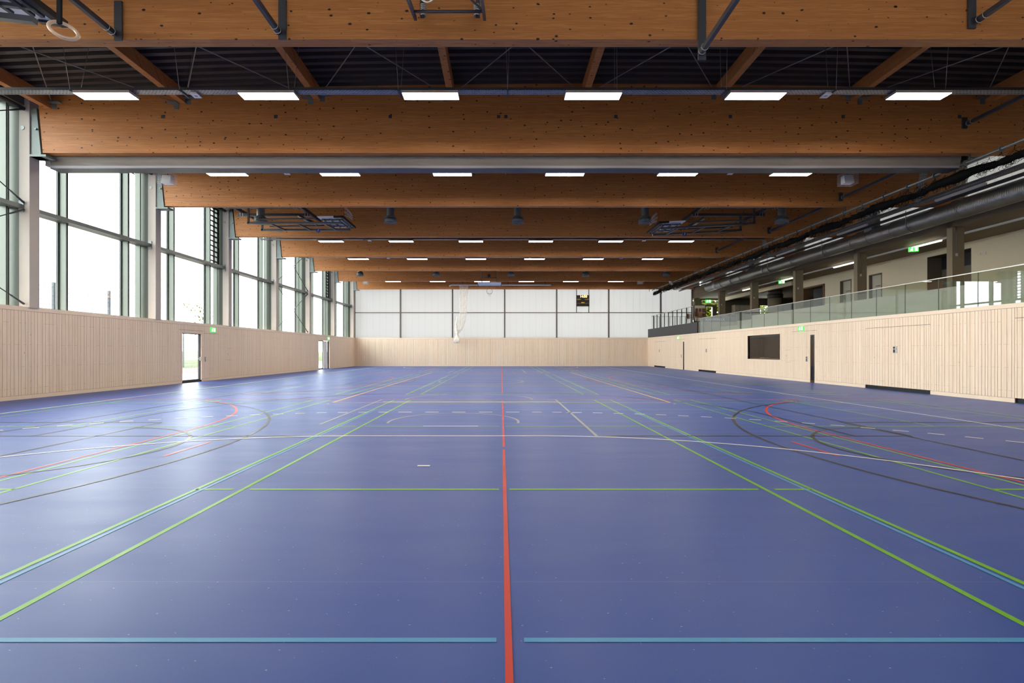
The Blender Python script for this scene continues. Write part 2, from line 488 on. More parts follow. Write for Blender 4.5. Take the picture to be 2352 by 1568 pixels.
class Lines:
    def __init__(s, lvl): s.mb = MB(); s.z = 0.0012 + 0.0004 * lvl
    def r(s, x0, x1, y0, y1):
        z = s.z; s.mb.quad((x0, y0, z), (x1, y0, z), (x1, y1, z), (x0, y1, z))
    def vx(s, x, y0, y1, w=0.05): s.r(x - w / 2, x + w / 2, y0, y1)
    def hy(s, y, x0, x1, w=0.05): s.r(x0, x1, y - w / 2, y + w / 2)
    def arc(s, cx, cy, R, a0, a1, w=0.05, n=48):
        z = s.z; a0 = math.radians(a0); a1 = math.radians(a1)
        for i in range(n):
            t = a0 + (a1 - a0) * i / n; u = a0 + (a1 - a0) * (i + 1) / n
            ri, ro = R - w / 2, R + w / 2
            s.mb.quad((cx + ri * math.cos(t), cy + ri * math.sin(t), z), (cx + ro * math.cos(t), cy + ro * math.sin(t), z),
                      (cx + ro * math.cos(u), cy + ro * math.sin(u), z), (cx + ri * math.cos(u), cy + ri * math.sin(u), z))
    def done(s, name, mat, label): 
        o = s.mb.build(name, mat, floor); o['label'] = label
CX = 0.027
MC = -0.92                      # axis of the main handball and basketball courts
HALF = [6.67, 21.65, 36.65]     # middles of the three hall sections

# badminton (green)
L = Lines(1)
for cy in HALF:
    for cx in (CX, -7.83, 7.86):
        for sg in (-1, 1):
            L.vx(cx + sg * 2.57, cy - 6.7, cy + 6.7, 0.042); L.vx(cx + sg * 3.03, cy - 6.7, cy + 6.7, 0.042)
            ys = cy + sg * 1.98
            if cx == CX:
                L.hy(ys, cx - 3.03, cx - 2.66, 0.042); L.hy(ys, cx - 2.5, cx - 0.05, 0.042)
                L.hy(ys, cx + 0.05, cx + 2.5, 0.042); L.hy(ys, cx + 2.66, cx + 3.03, 0.042)
            else:
                L.hy(ys, cx - 3.03, cx + 3.03, 0.042); L.vx(cx, cy + sg * 1.98, cy + sg * 6.7, 0.042)
            L.hy(cy + sg * 6.68, cx - 3.03, cx + 3.03, 0.042)
            L.hy(cy + sg * 5.92, cx - 3.03, cx + 3.03, 0.042)
L.done('badminton_line', M['l_green'], 'bright green badminton court lines')
# cross volleyball (blue)
L = Lines(2)
for cy in HALF:
    for sg in (-1, 1):
        ys = cy + sg * 4.43
        L.hy(ys, -9, -0.05 + CX, 0.034); L.hy(ys, 0.08 + CX, 9, 0.034)
        L.vx(sg * 9, cy - 4.43, cy + 4.43, 0.034)
        L.vx(CX + sg * 2.965, cy - 4.43, cy + 4.43, 0.034)
L.done('volleyball_line', M['l_blue'], 'light blue cross volleyball lines')
# centre line (red) and cross handball (red)
L = Lines(6)
for a, b in ((Y0, 6.59), (6.76, 12.75), (12.95, 13.4), (15.2, 43.3)):
    L.vx(CX + 0.006, a, b, 0.034)
L.done('centre_line', M['l_red'], 'red line along the middle of the hall')
L = Lines(3)
for cy in HALF:
    for sg in (-1, 1):
        g = sg * 11.4
        L.vx(sg * 5.4, cy - 1.5, cy + 1.5)
        if sg > 0:
            L.arc(g, cy + 1.5, 6.0, 180, 122); L.arc(g, cy - 1.5, 6.0, 180, 238)
        else:
            L.arc(g, cy + 1.5, 6.0, 0, 58); L.arc(g, cy - 1.5, 6.0, 0, -58)
        L.vx(sg * 4.37, cy - 0.5, cy + 0.5)
    L.hy(cy + 6.85, -11.4, 11.4, 0.05); L.hy(cy - 6.55, -11.4, 11.4, 0.04)
L.done('goal_area_line', M['l_red'], 'red goal area lines of the cross courts')
# main handball (white)
L = Lines(7)
for sg in (-1, 1):
    L.vx(MC + sg * 10.0, 1.65, 41.65)
for gy, d in ((1.65, 1), (41.65, -1)):
    L.hy(gy, MC - 10, MC + 10)
    y6 = gy + d * 6.0
    L.hy(y6, MC - 1.5, MC + 1.5)
    for sg in (-1, 1):
        a0 = 90 * d; a1 = (0 if sg > 0 else 180) * d
        L.arc(MC + sg * 1.5, gy, 6.0, a0, a1, 0.05, 64)
        # dashed free throw line
        n = 24; Rf = 9.0
        for i in range(n):
            t0 = math.radians(90 - 68 * (i + 0.25) / n) ; t1 = math.radians(90 - 68 * (i + 0.72) / n)
            L.arc(MC + sg * 1.5, gy, Rf, math.degrees(t0) * d if sg > 0 else (180 - math.degrees(t0)) * d,
                  math.degrees(t1) * d if sg > 0 else (180 - math.degrees(t1)) * d, 0.06, 4)
    for i in range(5):
        L.hy(gy + d * 9.0, MC - 1.5 + i * 0.6 + 0.12, MC - 1.5 + i * 0.6 + 0.42, 0.06)
    L.hy(gy + d * 7.0, MC - 0.5, MC + 0.5); L.hy(gy + d * 4.0, MC - 0.075, MC + 0.075)
L.done('handball_line', M['l_white'], 'white handball court lines with dashed arc')
L = Lines(4)
L.hy(12.86, -3.2, 1.5, 0.05)
L.done('service_line', M['l_white'], 'short white line beside the yellow end line')
# main basketball
L = Lines(5)
def bball(bl, d):
    for sg in (-1, 1):
        L.vx(MC + sg * 6.6, bl, bl + d * 2.99)
        L.vx(MC + sg * 7.5, bl, bl + d * 14.0)
    L.hy(bl, MC - 7.5, MC - 1.8); L.hy(bl, MC + 2.6, MC + 7.5)
    hy = bl + d * 1.575
    a = math.degrees(math.acos(6.6 / 6.75))
    L.arc(MC, hy, 6.75, a * d, (180 - a) * d)
bball(7.65, 1); bball(35.65, -1)
for cy in HALF:                              # cross basketball courts
    for sg in (-1, 1):
        bx = sg * 10.75
        if sg > 0: L.arc(bx, cy, 6.75, 113, 247, 0.05, 60)
        else: L.arc(bx, cy, 6.75, -67, 67, 0.05, 60)
        fx = sg * 6.5
        L.vx(fx, cy - 2.45, cy + 2.45)
        for q in (-1, 1): L.hy(cy + q * 2.45, fx, sg * 12.3)
        if sg > 0: L.arc(fx, cy, 1.8, 90, 270)
        else: L.arc(fx, cy, 1.8, -90, 90)
L.done('basketball_line', M['l_black'], 'dark brown basketball court lines')
L = Lines(5)
for bl, d in ((7.65, 1), (35.65, -1)):
    L.vx(MC + 2.45, bl, bl + d * 5.8); L.vx(MC - 2.45, bl + d * 1.2, bl + d * 5.8)
    L.arc(MC, bl + d * 5.8, 1.8, 0, 180 * d); L.arc(MC, bl + d * 1.575, 1.25, -10 * d, 190 * d)
    L.hy(bl + d * 2.9, MC + 2.35, MC + 2.65, 0.12)
L.arc(MC, 21.65, 1.9, 0, 360, 0.06, 64); L.hy(21.65, MC - 7.5, MC + 7.5)
L.done('free_throw_line', M['l_grey'], 'black key and free throw lines with floor glare painted in as grey')
# long volleyball (yellow)
L = Lines(8)
for sg in (-1, 1):
    L.vx(sg * 4.48, 12.65, 30.65, 0.06)
    L.hy(21.65 + sg * 9.0, -4.5, 4.5, 0.05); L.hy(21.65 + sg * 3.0, -4.5, 4.5, 0.05)
    for q in (-1, 1):
        for i in range(5): L.hy(21.65 + q * 3.0, sg * (4.7 + i * 0.38), sg * (4.88 + i * 0.38), 0.05)
        L.vx(sg * 4.48, 21.65 + q * 9.25, 21.65 + q * 9.38, 0.06)
L.done('end_line', M['l_yellow'], 'yellow volleyball court lines')

# ------------------------------------------------------------------ wooden walls
def segs(a0, a1, holes, ai):
    e = {a0, a1}
    for h in holes:
        for v in h[:2]:
            if a0 < v < a1: e.add(v)
    return sorted(e)
def intervals(z0, z1, holes, a, b):
    iv = [(z0, z1)]
    for h in holes:
        if h[0] <= a + 1e-6 and h[1] >= b - 1e-6:
            nx = []
            for p, q in iv:
                if h[3] <= p or h[2] >= q: nx.append((p, q)); continue
                if h[2] > p: nx.append((p, h[2]))
                if h[3] < q: nx.append((h[3], q))
            iv = nx
    return iv
def cladding(mb, axis, c0, c1, a0, a1, z0, z1, holes, gap=0.010):
    e = segs(a0, a1, holes, 0)
    for i in range(len(e) - 1):
        a = e[i]; end = e[i + 1]; ws = []
        while a < end - 1e-6:
            w = random.choice((0.075, 0.095, 0.095, 0.12, 0.12, 0.145))
            if end - a - w < 0.06: w = end - a
            for p, q in intervals(z0, z1, holes, a, a + w):
                if axis == 'y': mb.box(c0, c1, a + gap / 2, a + w - gap / 2, p, q)
                else: mb.box(a + gap / 2, a + w - gap / 2, c0, c1, p, q)
            a += w
def solid(mb, axis, c0, c1, a0, a1, z0, z1, holes):
    e = segs(a0, a1, holes, 0)
    for i in range(len(e) - 1):
        for p, q in intervals(z0, z1, holes, e[i], e[i + 1]):
            if axis == 'y': mb.box(c0, c1, e[i], e[i + 1], p, q)
            else: mb.box(e[i], e[i + 1], c0, c1, p, q)

# holes: (a0, a1, z0, z1)
doorL = [(20.30, 21.66, 0.07, 2.18), (35.45, 37.8, 0.03, 2.22)]
gates = [(10.2, 12.63, 2.235), (15.11, 17.82, 2.21), (30.2, 32.9, 2.2), (39.55, 42.4, 2.2)]
winR = (23.25, 26.33, 0.95, 2.22)
stripR = [(20.70, 21.00, 0.10, 2.09), (35.45, 35.72, 0.10, 2.09)]
lineL = [(20.1, 21.8, 2.28, 2.29), (21.8, 22.9, 2.19, 2.2), (23.6, 24.05, 0.93, 0.936), (23.6, 24.05, 1.5, 1.506)]
holesL = doorL + lineL
holesR = [winR] + stripR + [(g[0], g[1], -1, 0.125) for g in gates] + [(g[0], g[1], g[2], g[2] + 0.012) for g in gates] \
    + [(20.55, 22.35, 2.27, 2.28), (35.3, 37.0, 2.27, 2.28), (22.45, 22.85, 0.85, 0.856), (22.45, 22.85, 1.42, 1.426)]

def wood_wall(name, axis, inner, out, a0, a1, holes, H=WH):
    bk = MB(); solid(bk, axis, inner + out * 0.022, inner + out * 0.14, a0, a1, 0.0, H - 0.03, [h for h in holes if h[3] - h[2] > 0.02])
    w = struct(name, bk, M['felt'])
    cl = MB(); cladding(cl, axis, inner, inner + out * 0.02, a0, a1, 0.118, H - 0.125, holes)
    cl.build('wood_cladding', M['board'], w)
    base = MB(); solid(base, axis, inner - out * 0.004, inner + out * 0.021, a0, a1, 0.0, 0.112, [(h[0], h[1], -1, 1) for h in holes if h[2] < 0.05 or h[3] - h[2] > 1.5])
    struct('baseboard_' + name.split('_')[1], base, M['trimwood'])
    cap = MB()
    if axis == 'y': cap.box(inner - out * 0.006, inner + out * 0.2, a0, a1, H - 0.118, H)
    else: cap.box(a0, a1, inner - out * 0.006, inner + out * 0.2, H - 0.118, H)
    cap.build('cap_rail', M['trimwood'], w)
    return w
wallL = wood_wall('wall_left', 'y', XL, -1, Y0, Y1, holesL)
wallR = wood_wall('wall_right', 'y', XR, 1, Y0, Y1, holesR)
wallF = wood_wall('wall_far', 'x', Y1, 1, XL, XR, [], WH)
cp = MB()
for (cx0, cx1) in ((XR, XR + 0.16), (XL - 0.16, XL)):
    cp.box(cx0, cx1, Y1, Y1 + 0.16, 0, WH); cp.box(cx0, cx1, Y0 - 0.16, Y0, 0, WH)
struct('corner_plug', cp, M['trimwood'])  # posts added to plug sky light at the wall corners
struct('floor_store', MB().box(XR + 0.1, 31.2, Y0 - 0.2, Y1 + 0.4, -0.1, 0.0), M['concrete'])
# dark toe recess under the folding gates
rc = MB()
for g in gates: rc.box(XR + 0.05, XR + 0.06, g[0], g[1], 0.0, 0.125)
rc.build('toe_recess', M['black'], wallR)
# end wall behind the viewer
nw = wood_wall('wall_near', 'x', Y0, -1, XL, XR, [], WH)
npn = MB(); npn.box(XL - 0.7, 18.4, Y0 - 0.09, Y0 - 0.075, WH - 0.02, 9.3); npn.build('translucent_pane', M['polyn'], nw)
npn = MB(); npn.box(XR + 0.05, 31.2, Y0 - 0.3, Y0 - 0.1, 0, 7.3); npn.box(XL - 0.9, XL, Y0 - 0.3, Y0 - 0.1, 0, WH); npn.build('gable_wall', M['white'], nw)
npn = MB()
for x_ in (-9.34, -4.52, 0.31, 5.13, 9.95, 14.77): npn.box(x_ - 0.06, x_ + 0.06, Y0 - 0.06, Y0 + 0.05, WH, 9.0)
npn.build('mullion', M['mull'], nw)
# window sill of the left wall outwards
sill = MB().box(XL - 0.75, XL - 0.2, Y0, Y1, WH - 0.12, WH - 0.01)
struct('trim_1', sill, M['trimwood'])

# ------------------------------------------------------------------ doors
def exit_sign(loc, face, label, w=0.32, h=0.16, proj=False, group='green exit signs'):
    """face: outward normal axis of the sign in xy, as a vector"""
    t = thing('exit_sign', label, 'sign', loc, group)
    n = Vector(face); r = Vector((-n.y, n.x, 0)); c = Vector(loc)
    def plate(mb, u0, u1, v0, v1, d0, d1):
        vs = []
        for d in (d0, d1):
            for (u, v) in ((u0, v0), (u1, v0), (u1, v1), (u0, v1)):
                vs.append(c + r * u + Vector((0, 0, v)) + n * d)
        mb._add(vs, [(0, 1, 2, 3), (7, 6, 5, 4), (0, 4, 5, 1), (1, 5, 6, 2), (2, 6, 7, 3), (3, 7, 4, 0)])
    def poly(mb, pts, d):
        k = len(pts); vs = [c + r * (p[0]) + Vector((0, 0, p[1])) + n * d for p in pts] + [c + r * (p[0]) + Vector((0, 0, p[1])) + n * (d - 0.003) for p in pts]
        mb._add(vs, [tuple(range(k)), tuple(range(2 * k - 1, k - 1, -1))] + [(i, i + k, (i + 1) % k + k, (i + 1) % k) for i in range(k)])
    b = MB(); plate(b, -w / 2, w / 2, -h / 2, h / 2, 0.0, 0.04); b.build('housing', M['exitgreen'], t)
    s = h
    d = MB(); plate(d, 0.12 * w, 0.38 * w, -0.36 * h, 0.38 * h, 0.04, 0.043); d.build('door_symbol', M['exitwhite'], t)
    mn = MB(); x0 = -0.2 * w
    mn_pts = [(x0 - .06 * s, .12 * s), (x0 + .12 * s, .14 * s), (x0 + .26 * s, .02 * s), (x0 + .20 * s, -.04 * s), (x0 + .08 * s, .04 * s), (x0 + .06 * s, -.10 * s),
              (x0 + .22 * s, -.22 * s), (x0 + .20 * s, -.40 * s), (x0 + .13 * s, -.40 * s), (x0 + .12 * s, -.26 * s), (x0 - .04 * s, -.16 * s), (x0 - .12 * s, -.34 * s),
              (x0 - .30 * s, -.34 * s), (x0 - .30 * s, -.27 * s), (x0 - .17 * s, -.26 * s), (x0 - .10 * s, -.06 * s), (x0 - .08 * s, .04 * s), (x0 - .20 * s, -.04 * s), (x0 - .25 * s, .02 * s)]
    poly(mn, mn_pts, 0.044)
    poly(mn, [(x0 + .10 * s + .09 * s * math.cos(q * PI / 5), .29 * s + .09 * s * math.sin(q * PI / 5)) for q in range(10)], 0.044)
    mn.build('running_figure', M['exitwhite'], t)
    return t

# left glazed door
def door(name, parts, loc):
    o = bpy.data.objects.new(name, None); COL.objects.link(o); o.location = loc; o['kind'] = 'structure'; return o
d1 = door('door_1', None, (XL, 21.0, 0))
f = MB(); y0, y1, z0, z1 = doorL[0]
f.box(XL - 0.14, XL + 0.0, y0, y0 + 0.03, z0, z1); f.box(XL - 0.14, XL + 0.0, y1 - 0.03, y1, z0, z1); f.box(XL - 0.14, XL, y0, y1, z1 - 0.03, z1)
f.build('frame', M['trimwood'], d1)
f = MB(); f.box(XL - 0.13, XL - 0.06, y0 + 0.03, y0 + 0.07, z0, z1 - 0.03); f.box(XL - 0.13, XL - 0.06, y1 - 0.09, y1 - 0.03, z0, z1 - 0.03)
f.box(XL - 0.13, XL - 0.06, y0 + 0.03, y1 - 0.03, z0, z0 + 0.05); f.box(XL - 0.13, XL - 0.06, y0 + 0.03, y1 - 0.03, z1 - 0.06, z1 - 0.03)
f.build('door_leaf', M['anthracite'], d1)
MB().box(XL - 0.1, XL - 0.092, y0 + 0.07, y1 - 0.09, z0 + 0.05, z1 - 0.06).build('pane', M['glass'], d1)
h = MB(); h.bar((XL - 0.03, y1 - 0.06, 1.03), (XL - 0.03, y1 - 0.2, 1.03), 0.02, 0.02); h.box(XL - 0.06, XL - 0.03, y1 - 0.075, y1 - 0.045, 0.95, 1.1)
h.build('door_handle', M['plate'], d1)
exit_sign((XL, 22.45, 2.37), (1, 0, 0), 'green exit sign above the glazed door on the window side, the larger one', 0.36, 0.2)
# second door in the left wall, standing open
d2 = door('door_2', None, (XL, 36.6, 0))
y0, y1, z0, z1 = doorL[1]
f = MB(); f.box(XL - 0.14, XL, y0, y0 + 0.03, z0, z1); f.box(XL - 0.14, XL, y1 - 0.03, y1, z0, z1); f.box(XL - 0.14, XL, y0, y1, z1 - 0.03, z1); f.build('frame', M['trimwood'], d2)
f = MB(); f.box(XL - 0.13, XL - 0.06, y0 + 0.03, y0 + 0.1, z0, z1 - 0.03); f.box(XL - 0.13, XL - 0.06, 36.55, 36.62, z0, z1 - 0.03)
f.box(XL - 0.13, XL - 0.06, y0, 36.6, z0, z0 + 0.06); f.box(XL - 0.13, XL - 0.06, y0, 36.6, z1 - 0.09, z1 - 0.03); f.build('door_leaf', M['fin'], d2)
MB().box(XL - 0.1, XL - 0.092, y0 + 0.1, 36.55, z0, z1 - 0.05).build('pane', M['glass'], d2)
MB().box(XL - 0.13, XL - 0.07, 36.7, 37.4, z0, z1 - 0.06).build('white_leaf', M['whitep'], d2)
e = MB(); e.box(XL - 0.12, XL - 0.02, 37.55, 37.68, z0, z1 - 0.05)
e.build('open_edge', M['black'], d2)
exit_sign((XL, 37.45, 2.38), (1, 0, 0), 'small green exit sign above the far window side door', 0.36, 0.2)

def lock_plate(x, y, z, label, parent_struct, n=-1, w=0.16, hh=0.24):
    t = MB().box(x, x + n * 0.012, y - w / 2, y + w / 2, z - hh / 2, z + hh / 2).build('lock_plate', M['plate'], parent_struct)
    MB().box(x + n * 0.012, x + n * 0.016, y + 0.0, y + w / 2 - 0.015, z - hh / 2 + 0.02, z + hh / 2 - 0.02).build('finger_recess', M['black'], t)
    MB().box(x + n * 0.012, x + n * 0.03, y - w / 2 + 0.02, y + w / 2 - 0.03, z + 0.01, z + 0.035).build('handle', M['plate'], t)
    return t
lock_plate(XL, 21.87, 1.0, None, wallL, 1, 0.1, 0.24)
lock_plate(XR, 16.46, 1.42, None, wallR, -1, 0.17, 0.24)
lock_plate(XR, 31.6, 1.42, None, wallR, -1, 0.17, 0.24)
lock_plate(XR, 40.97, 1.42, None, wallR, -1, 0.17, 0.24)
lock_plate(XR, 21.22, 1.02, None, wallR, -1, 0.12, 0.24)
lock_plate(XR, 36.0, 1.02, None, wallR, -1, 0.12, 0.24)
MB().tube((XL, 23.72, 1.24), (XL + 0.012, 23.72, 1.24), 0.03, 10).build('hatch_lock', M['plate'], wallL)
MB().tube((XR, 22.75, 1.16), (XR - 0.012, 22.75, 1.16), 0.03, 10).build('hatch_lock', M['plate'], wallR)
exit_sign((XR, 21.6, 2.4), (-1, 0, 0), 'green exit sign above the door beside the store room window', 0.36, 0.2)
exit_sign((XR, 36.6, 2.4), (-1, 0, 0), 'small green exit sign above the far door under the black balcony front', 0.36, 0.2)
# right doors with narrow glass strips
for i, s_ in enumerate(stripR):
    dd = door('door_%d' % (3 + i), None, (XR, (s_[0] + s_[1]) / 2, 0))
    f = MB(); a, b, z0, z1 = s_
    f.box(XR - 0.002, XR + 0.12, a - 0.05, a, z0 - 0.03, z1 + 0.05); f.box(XR - 0.002, XR + 0.12, b, b + 0.05, z0 - 0.03, z1 + 0.05)
    f.box(XR - 0.002, XR + 0.12, a, b, z1, z1 + 0.05); f.build('frame', M['trimwood'], dd)
    MB().box(XR + 0.015, XR + 0.021, a, b, z0, z1).build('pane', M['glasspale'], dd)
# store room behind the right wall (seen through the window and the strips)
rm = MB()
rm.box(XR + 2.4, XR + 2.5, 19.5, 37.5, 0, 2.5)
rm.box(XR + 0.15, XR + 2.4, 19.4, 19.5, 0, 2.5); rm.box(XR + 0.15, XR + 2.4, 37.5, 37.6, 0, 2.5)
rm.box(XR + 0.15, XR + 2.4, 27.4, 27.5, 0, 2.5)
struct('wall_store', rm, M['slatdark'])
rs = MB(); cladding(rs, 'x', 27.38, 27.395, XR + 0.5, XR + 2.35, 0.1, 2.1, []); cladding(rs, 'y', XR + 2.36, XR + 2.38, 22.2, 27.4, 0.1, 2.1, [])
struct('trim_2', rs, M['slatdark'])
w = MB(); a, b, z0, z1 = winR
w.box(XR - 0.012, XR + 0.14, a - 0.07, a, z0 - 0.07, z1 + 0.07); w.box(XR - 0.012, XR + 0.14, b, b + 0.07, z0 - 0.07, z1 + 0.07)
w.box(XR - 0.012, XR + 0.14, a, b, z1, z1 + 0.07); w.box(XR - 0.012, XR + 0.14, a, b, z0 - 0.07, z0)
wn1 = door('window_1', None, (XR, (a + b) / 2, z0)); w.build('window_frame', M['trimwood'], wn1)
MB().box(XR + 0.06, XR + 0.07, a, b, z0, z1).build('pane', M['glassdark'], wn1)
mic = MB().box(XR + 0.5, XR + 0.75, 25.6, 26.0, 1.0, 1.05); mic.box(XR + 0.3, XR + 1.0, 22.4, 27.2, 0.9, 1.0)
tag(mic.build('desk', M['trimwood']), 'pale desk top inside the store room window on the spectator side', 'desk')

# ------------------------------------------------------------------ far wall glazing
fx = [XL, -9.34, -4.52, 0.31, 5.13, 9.95, 14.77, 17.7]
for i in range(7):
    z0 = WH if i < 5 else (WH if fx[i] < XR else 3.4)
    wn = door('window_%d' % (2 + i), None, (fx[i], Y1, WH))
    mb = MB()
    if i == 5: mb.box(fx[i], fx[i + 1], Y1 + 0.06, Y1 + 0.075, WH, roofz(fx[i + 1]))
    else: mb.box(fx[i], fx[i + 1], Y1 + 0.06, Y1 + 0.075, z0, roofz(max(abs(fx[i] - 2.45), abs(fx[i + 1] - 2.45)) + 2.45))
    mb.build('translucent_pane', M['polyx'], wn)
    fr = MB(); fr.box(fx[i] - 0.06, fx[i] + 0.06, Y1 - 0.1, Y1 + 0.05, WH, 8.9); fr.box(fx[i], fx[i + 1], Y1 - 0.04, Y1 + 0.05, 4.92, 4.99)
    fr.box(fx[i], fx[i + 1], Y1 - 0.04, Y1 + 0.05, 7.2, 7.28)
    fr.build('mullion', M['mull'], wn)
fr = MB(); fr.box(17.62, 17.74, Y1 - 0.1, Y1 + 0.05, 3.4, 8.9); struct('trim_3', fr, M['mull'])

# ------------------------------------------------------------------ left facade
XG = -14.22
def facade_bay(k, y0, y1):
    wn = door('window_%d' % (9 + k), None, (XG, y0, WH))
    g = MB(); g.box(XG - 0.012, XG, y0, y1, WH - 0.02, 8.5); g.build('pane', M['glass'], wn)
    f = MB(); dk = MB(); dot = MB()
    for off in (1.53, 4.05):
        y = y0 + off
        f.box(XG, -13.93, y, y + 0.06, WH - 0.02, 8.5); dk.box(XG, -14.16, y - 0.05, y, WH - 0.02, 8.5); dk.box(-13.945, -13.925, y - 0.012, y + 0.062, WH - 0.02, 8.5)
    f.box(-14.16, -13.88, y1 - 0.05, y1 - 0.0, WH - 0.02, 8.5)
    dk.box(-14.18, -14.15, y1 - 0.07, y1 + 0.0, WH - 0.02, 8.5); dk.box(-13.88, -13.85, y1 - 0.05, y1 + 0.25, WH - 0.02, 8.5)
    dot.box(-14.2, -14.0, y1 - 0.27, y1 - 0.22, WH - 0.02, 8.5)
    f.build('mullion', M['fin'], wn); dk.build('gasket', M['findark'], wn); dot.build('perforated_panel', M['fin'], wn)
    MB().tube((-13.72, y0 + 0.24, 8.33), (-13.72, y1 - 0.05, 8.33), 0.06, 10).build('eaves_tube', M['steel'], wn)
    r = MB(); r.box(-13.86, -13.74, y0 + 0.22, y1, 5.46, 5.58)
    r.build('transom', M['zinc'], wn)
    h = MB(); h.box(-14.2, -13.86, y0, y1, 5.47, 5.52); h.box(-14.25, -13.7, y0, y1, 8.42, 8.75); h.build('window_frame', M['fin'], wn)
    return wn
ys = [Y0 - 0.2, 3.74] + BEAM_Y
for k in range(len(ys) - 1):
    facade_bay(k, ys[k] if k else Y0, ys[k + 1])
# louvred vents in two bays
for k, (yb, lab) in enumerate(((18.74, 'black louvred vent window between the third and fourth beam'), (33.74, 'small black louvred vent window far along the glazed side'))):
    t = thing('louvre_window', lab, 'vent', (-14.0, yb + 4.4, 5.6), 'black louvre vents')
    f = MB()
    for yy in (yb + 4.12, yb + 4.50, yb + 4.86): f.box(-14.06, -13.98, yy - 0.03, yy + 0.03, 5.58, 8.35)
    f.box(-14.06, -13.98, yb + 4.1, yb + 4.88, 5.56, 5.62); f.box(-14.06, -13.98, yb + 4.1, yb + 4.88, 8.3, 8.36)
    f.build('frame', M['black'], t)
    for i in range(11):
        z = 5.75 + i * 0.24
        MB().bar((-14.0, yb + 4.12, z + 0.02), (-14.0, yb + 4.86, z - 0.02), 0.09, 0.045).build('louvre_blade', M['black'], t)
# columns on the window side, roof beams
bord = ['first', 'second', 'third', 'fourth', 'fifth', 'sixth', 'seventh', 'eighth']
col0 = None
for i, y in enumerate(BEAM_Y):
    lab = 'pale concrete post carrying the window side end of the %s roof beam' % bord[i]
    if col0 is None:
        t = thing('concrete_post', lab, 'post', (-13.7, y + 0.1, WH), 'window side posts')
        MB().box(-13.85, -13.55, y - 0.05, y + 0.25, WH - 0.02, 8.75).build('shaft', M['concretel'], t)
        b = MB(); b.box(-13.84, -13.70, y - 0.075, y - 0.05, 5.36, 5.68); b.build('rail_bracket', M['zinc'], t)
        MB().tube((-13.75, y - 0.05, 7.78), (-13.75, y - 0.062, 7.78), 0.06, 16).build('cover_disc', M['zinc'], t)
        col0 = t
    else:
        dup(col0, (-13.7, y + 0.1, WH), lab)
blabs = ['timber roof beam nearest the viewer, cut by the top edge of the photo', 'timber roof beam with the rolled grey curtain hanging under it',
         'third timber roof beam, right behind the rolled grey curtain', 'fourth timber roof beam, behind the two folded basketball backstops',
         'fifth timber roof beam, first one beyond the folded backstops', 'sixth timber roof beam from the viewer, between two lamp rows',
         'seventh timber roof beam, last but one before the translucent end wall', 'last timber roof beam, against the translucent end wall']
def beam_mesh(y):
    pts = [(-13.22, BB), (17.74, BB)]
    n = 28
    for i in range(n + 1):
        x = 17.74 + (-13.36 - 17.74) * i / n
        pts.append((x, roofz(x)))
    return MB().prism(pts, 'y', y, y + BT)
b0 = None
for i, y in enumerate(BEAM_Y):
    if b0 is None or i == 1:
        t = thing('roof_beam', blabs[i], 'beam', (2.3, y + BT / 2, BB), 'glued timber roof beams')
        beam_mesh(y).build('timber', M['glulam'], t)
        br = MB(); br.prism([(-13.55, 5.60 + CAMZ), (-13.24, 5.60 + CAMZ), (-13.38, 7.0 + CAMZ), (-13.55, 7.0 + CAMZ)], 'y', y - 0.02, y + BT + 0.02)
        br.box(-13.55, -13.08, y - 0.05, y + BT + 0.05, 5.60 + CAMZ, 5.66 + CAMZ)
        o = br.build('end_bracket', M['bracket'], t)
        bo = MB(); bo.tube((-13.38, y - 0.02, 7.75), (-13.38, y - 0.06, 7.75), 0.03, 10); bo.build('bolt', M['zinc'], o)
        if i == 1:
            for xx in (-9.75, -6.5, -3.2, -0.08, 0.13, 3.3, 6.6, 9.85, 13.2):
                MB().box(xx - 0.045, xx + 0.045, y - 0.012, y, 6.72 + CAMZ, 6.81 + CAMZ).build('bolt_plate', M['steel'], t)
        if i == 0: b0 = t
    else:
        dup(b0, (2.3, y + BT / 2, BB), blabs[i])

# roof deck
dk = MB(); prof = []; y = Y0
pitch = 0.28
while y < Y1:
    prof += [(y, 0.03), (y + 0.12, 0.03), (y + 0.15, 0.16), (y + 0.25, 0.16)]
    y += pitch
nx = 14; vs = []
for (py, pz) in prof:
    for j in range(nx + 1):
        x = -14.3 + (18.4 + 14.3) * j / nx
        vs.append((x, py, roofz(x) + pz - 0.03))
fs = []
for i in range(len(prof) - 1):
    for j in range(nx):
        a = i * (nx + 1) + j; fs.append((a, a + 1, a + nx + 2, a + nx + 1))
dk._add(vs, fs)
ceil = struct('ceiling', dk, M['deck'])
tp = MB()
for j in range(nx):
    xa = -14.3 + 32.7 * j / nx; xb = -14.3 + 32.7 * (j + 1) / nx
    tp.prism([(xa, roofz(xa) + 0.2), (xb, roofz(xb) + 0.2), (xb, roofz(xb) + 0.4), (xa, roofz(xa) + 0.4)], 'y', Y0, Y1 + 0.2)
tp.build('light_block_slab', M['deck'], ceil)  # opaque slab added above the deck to block light

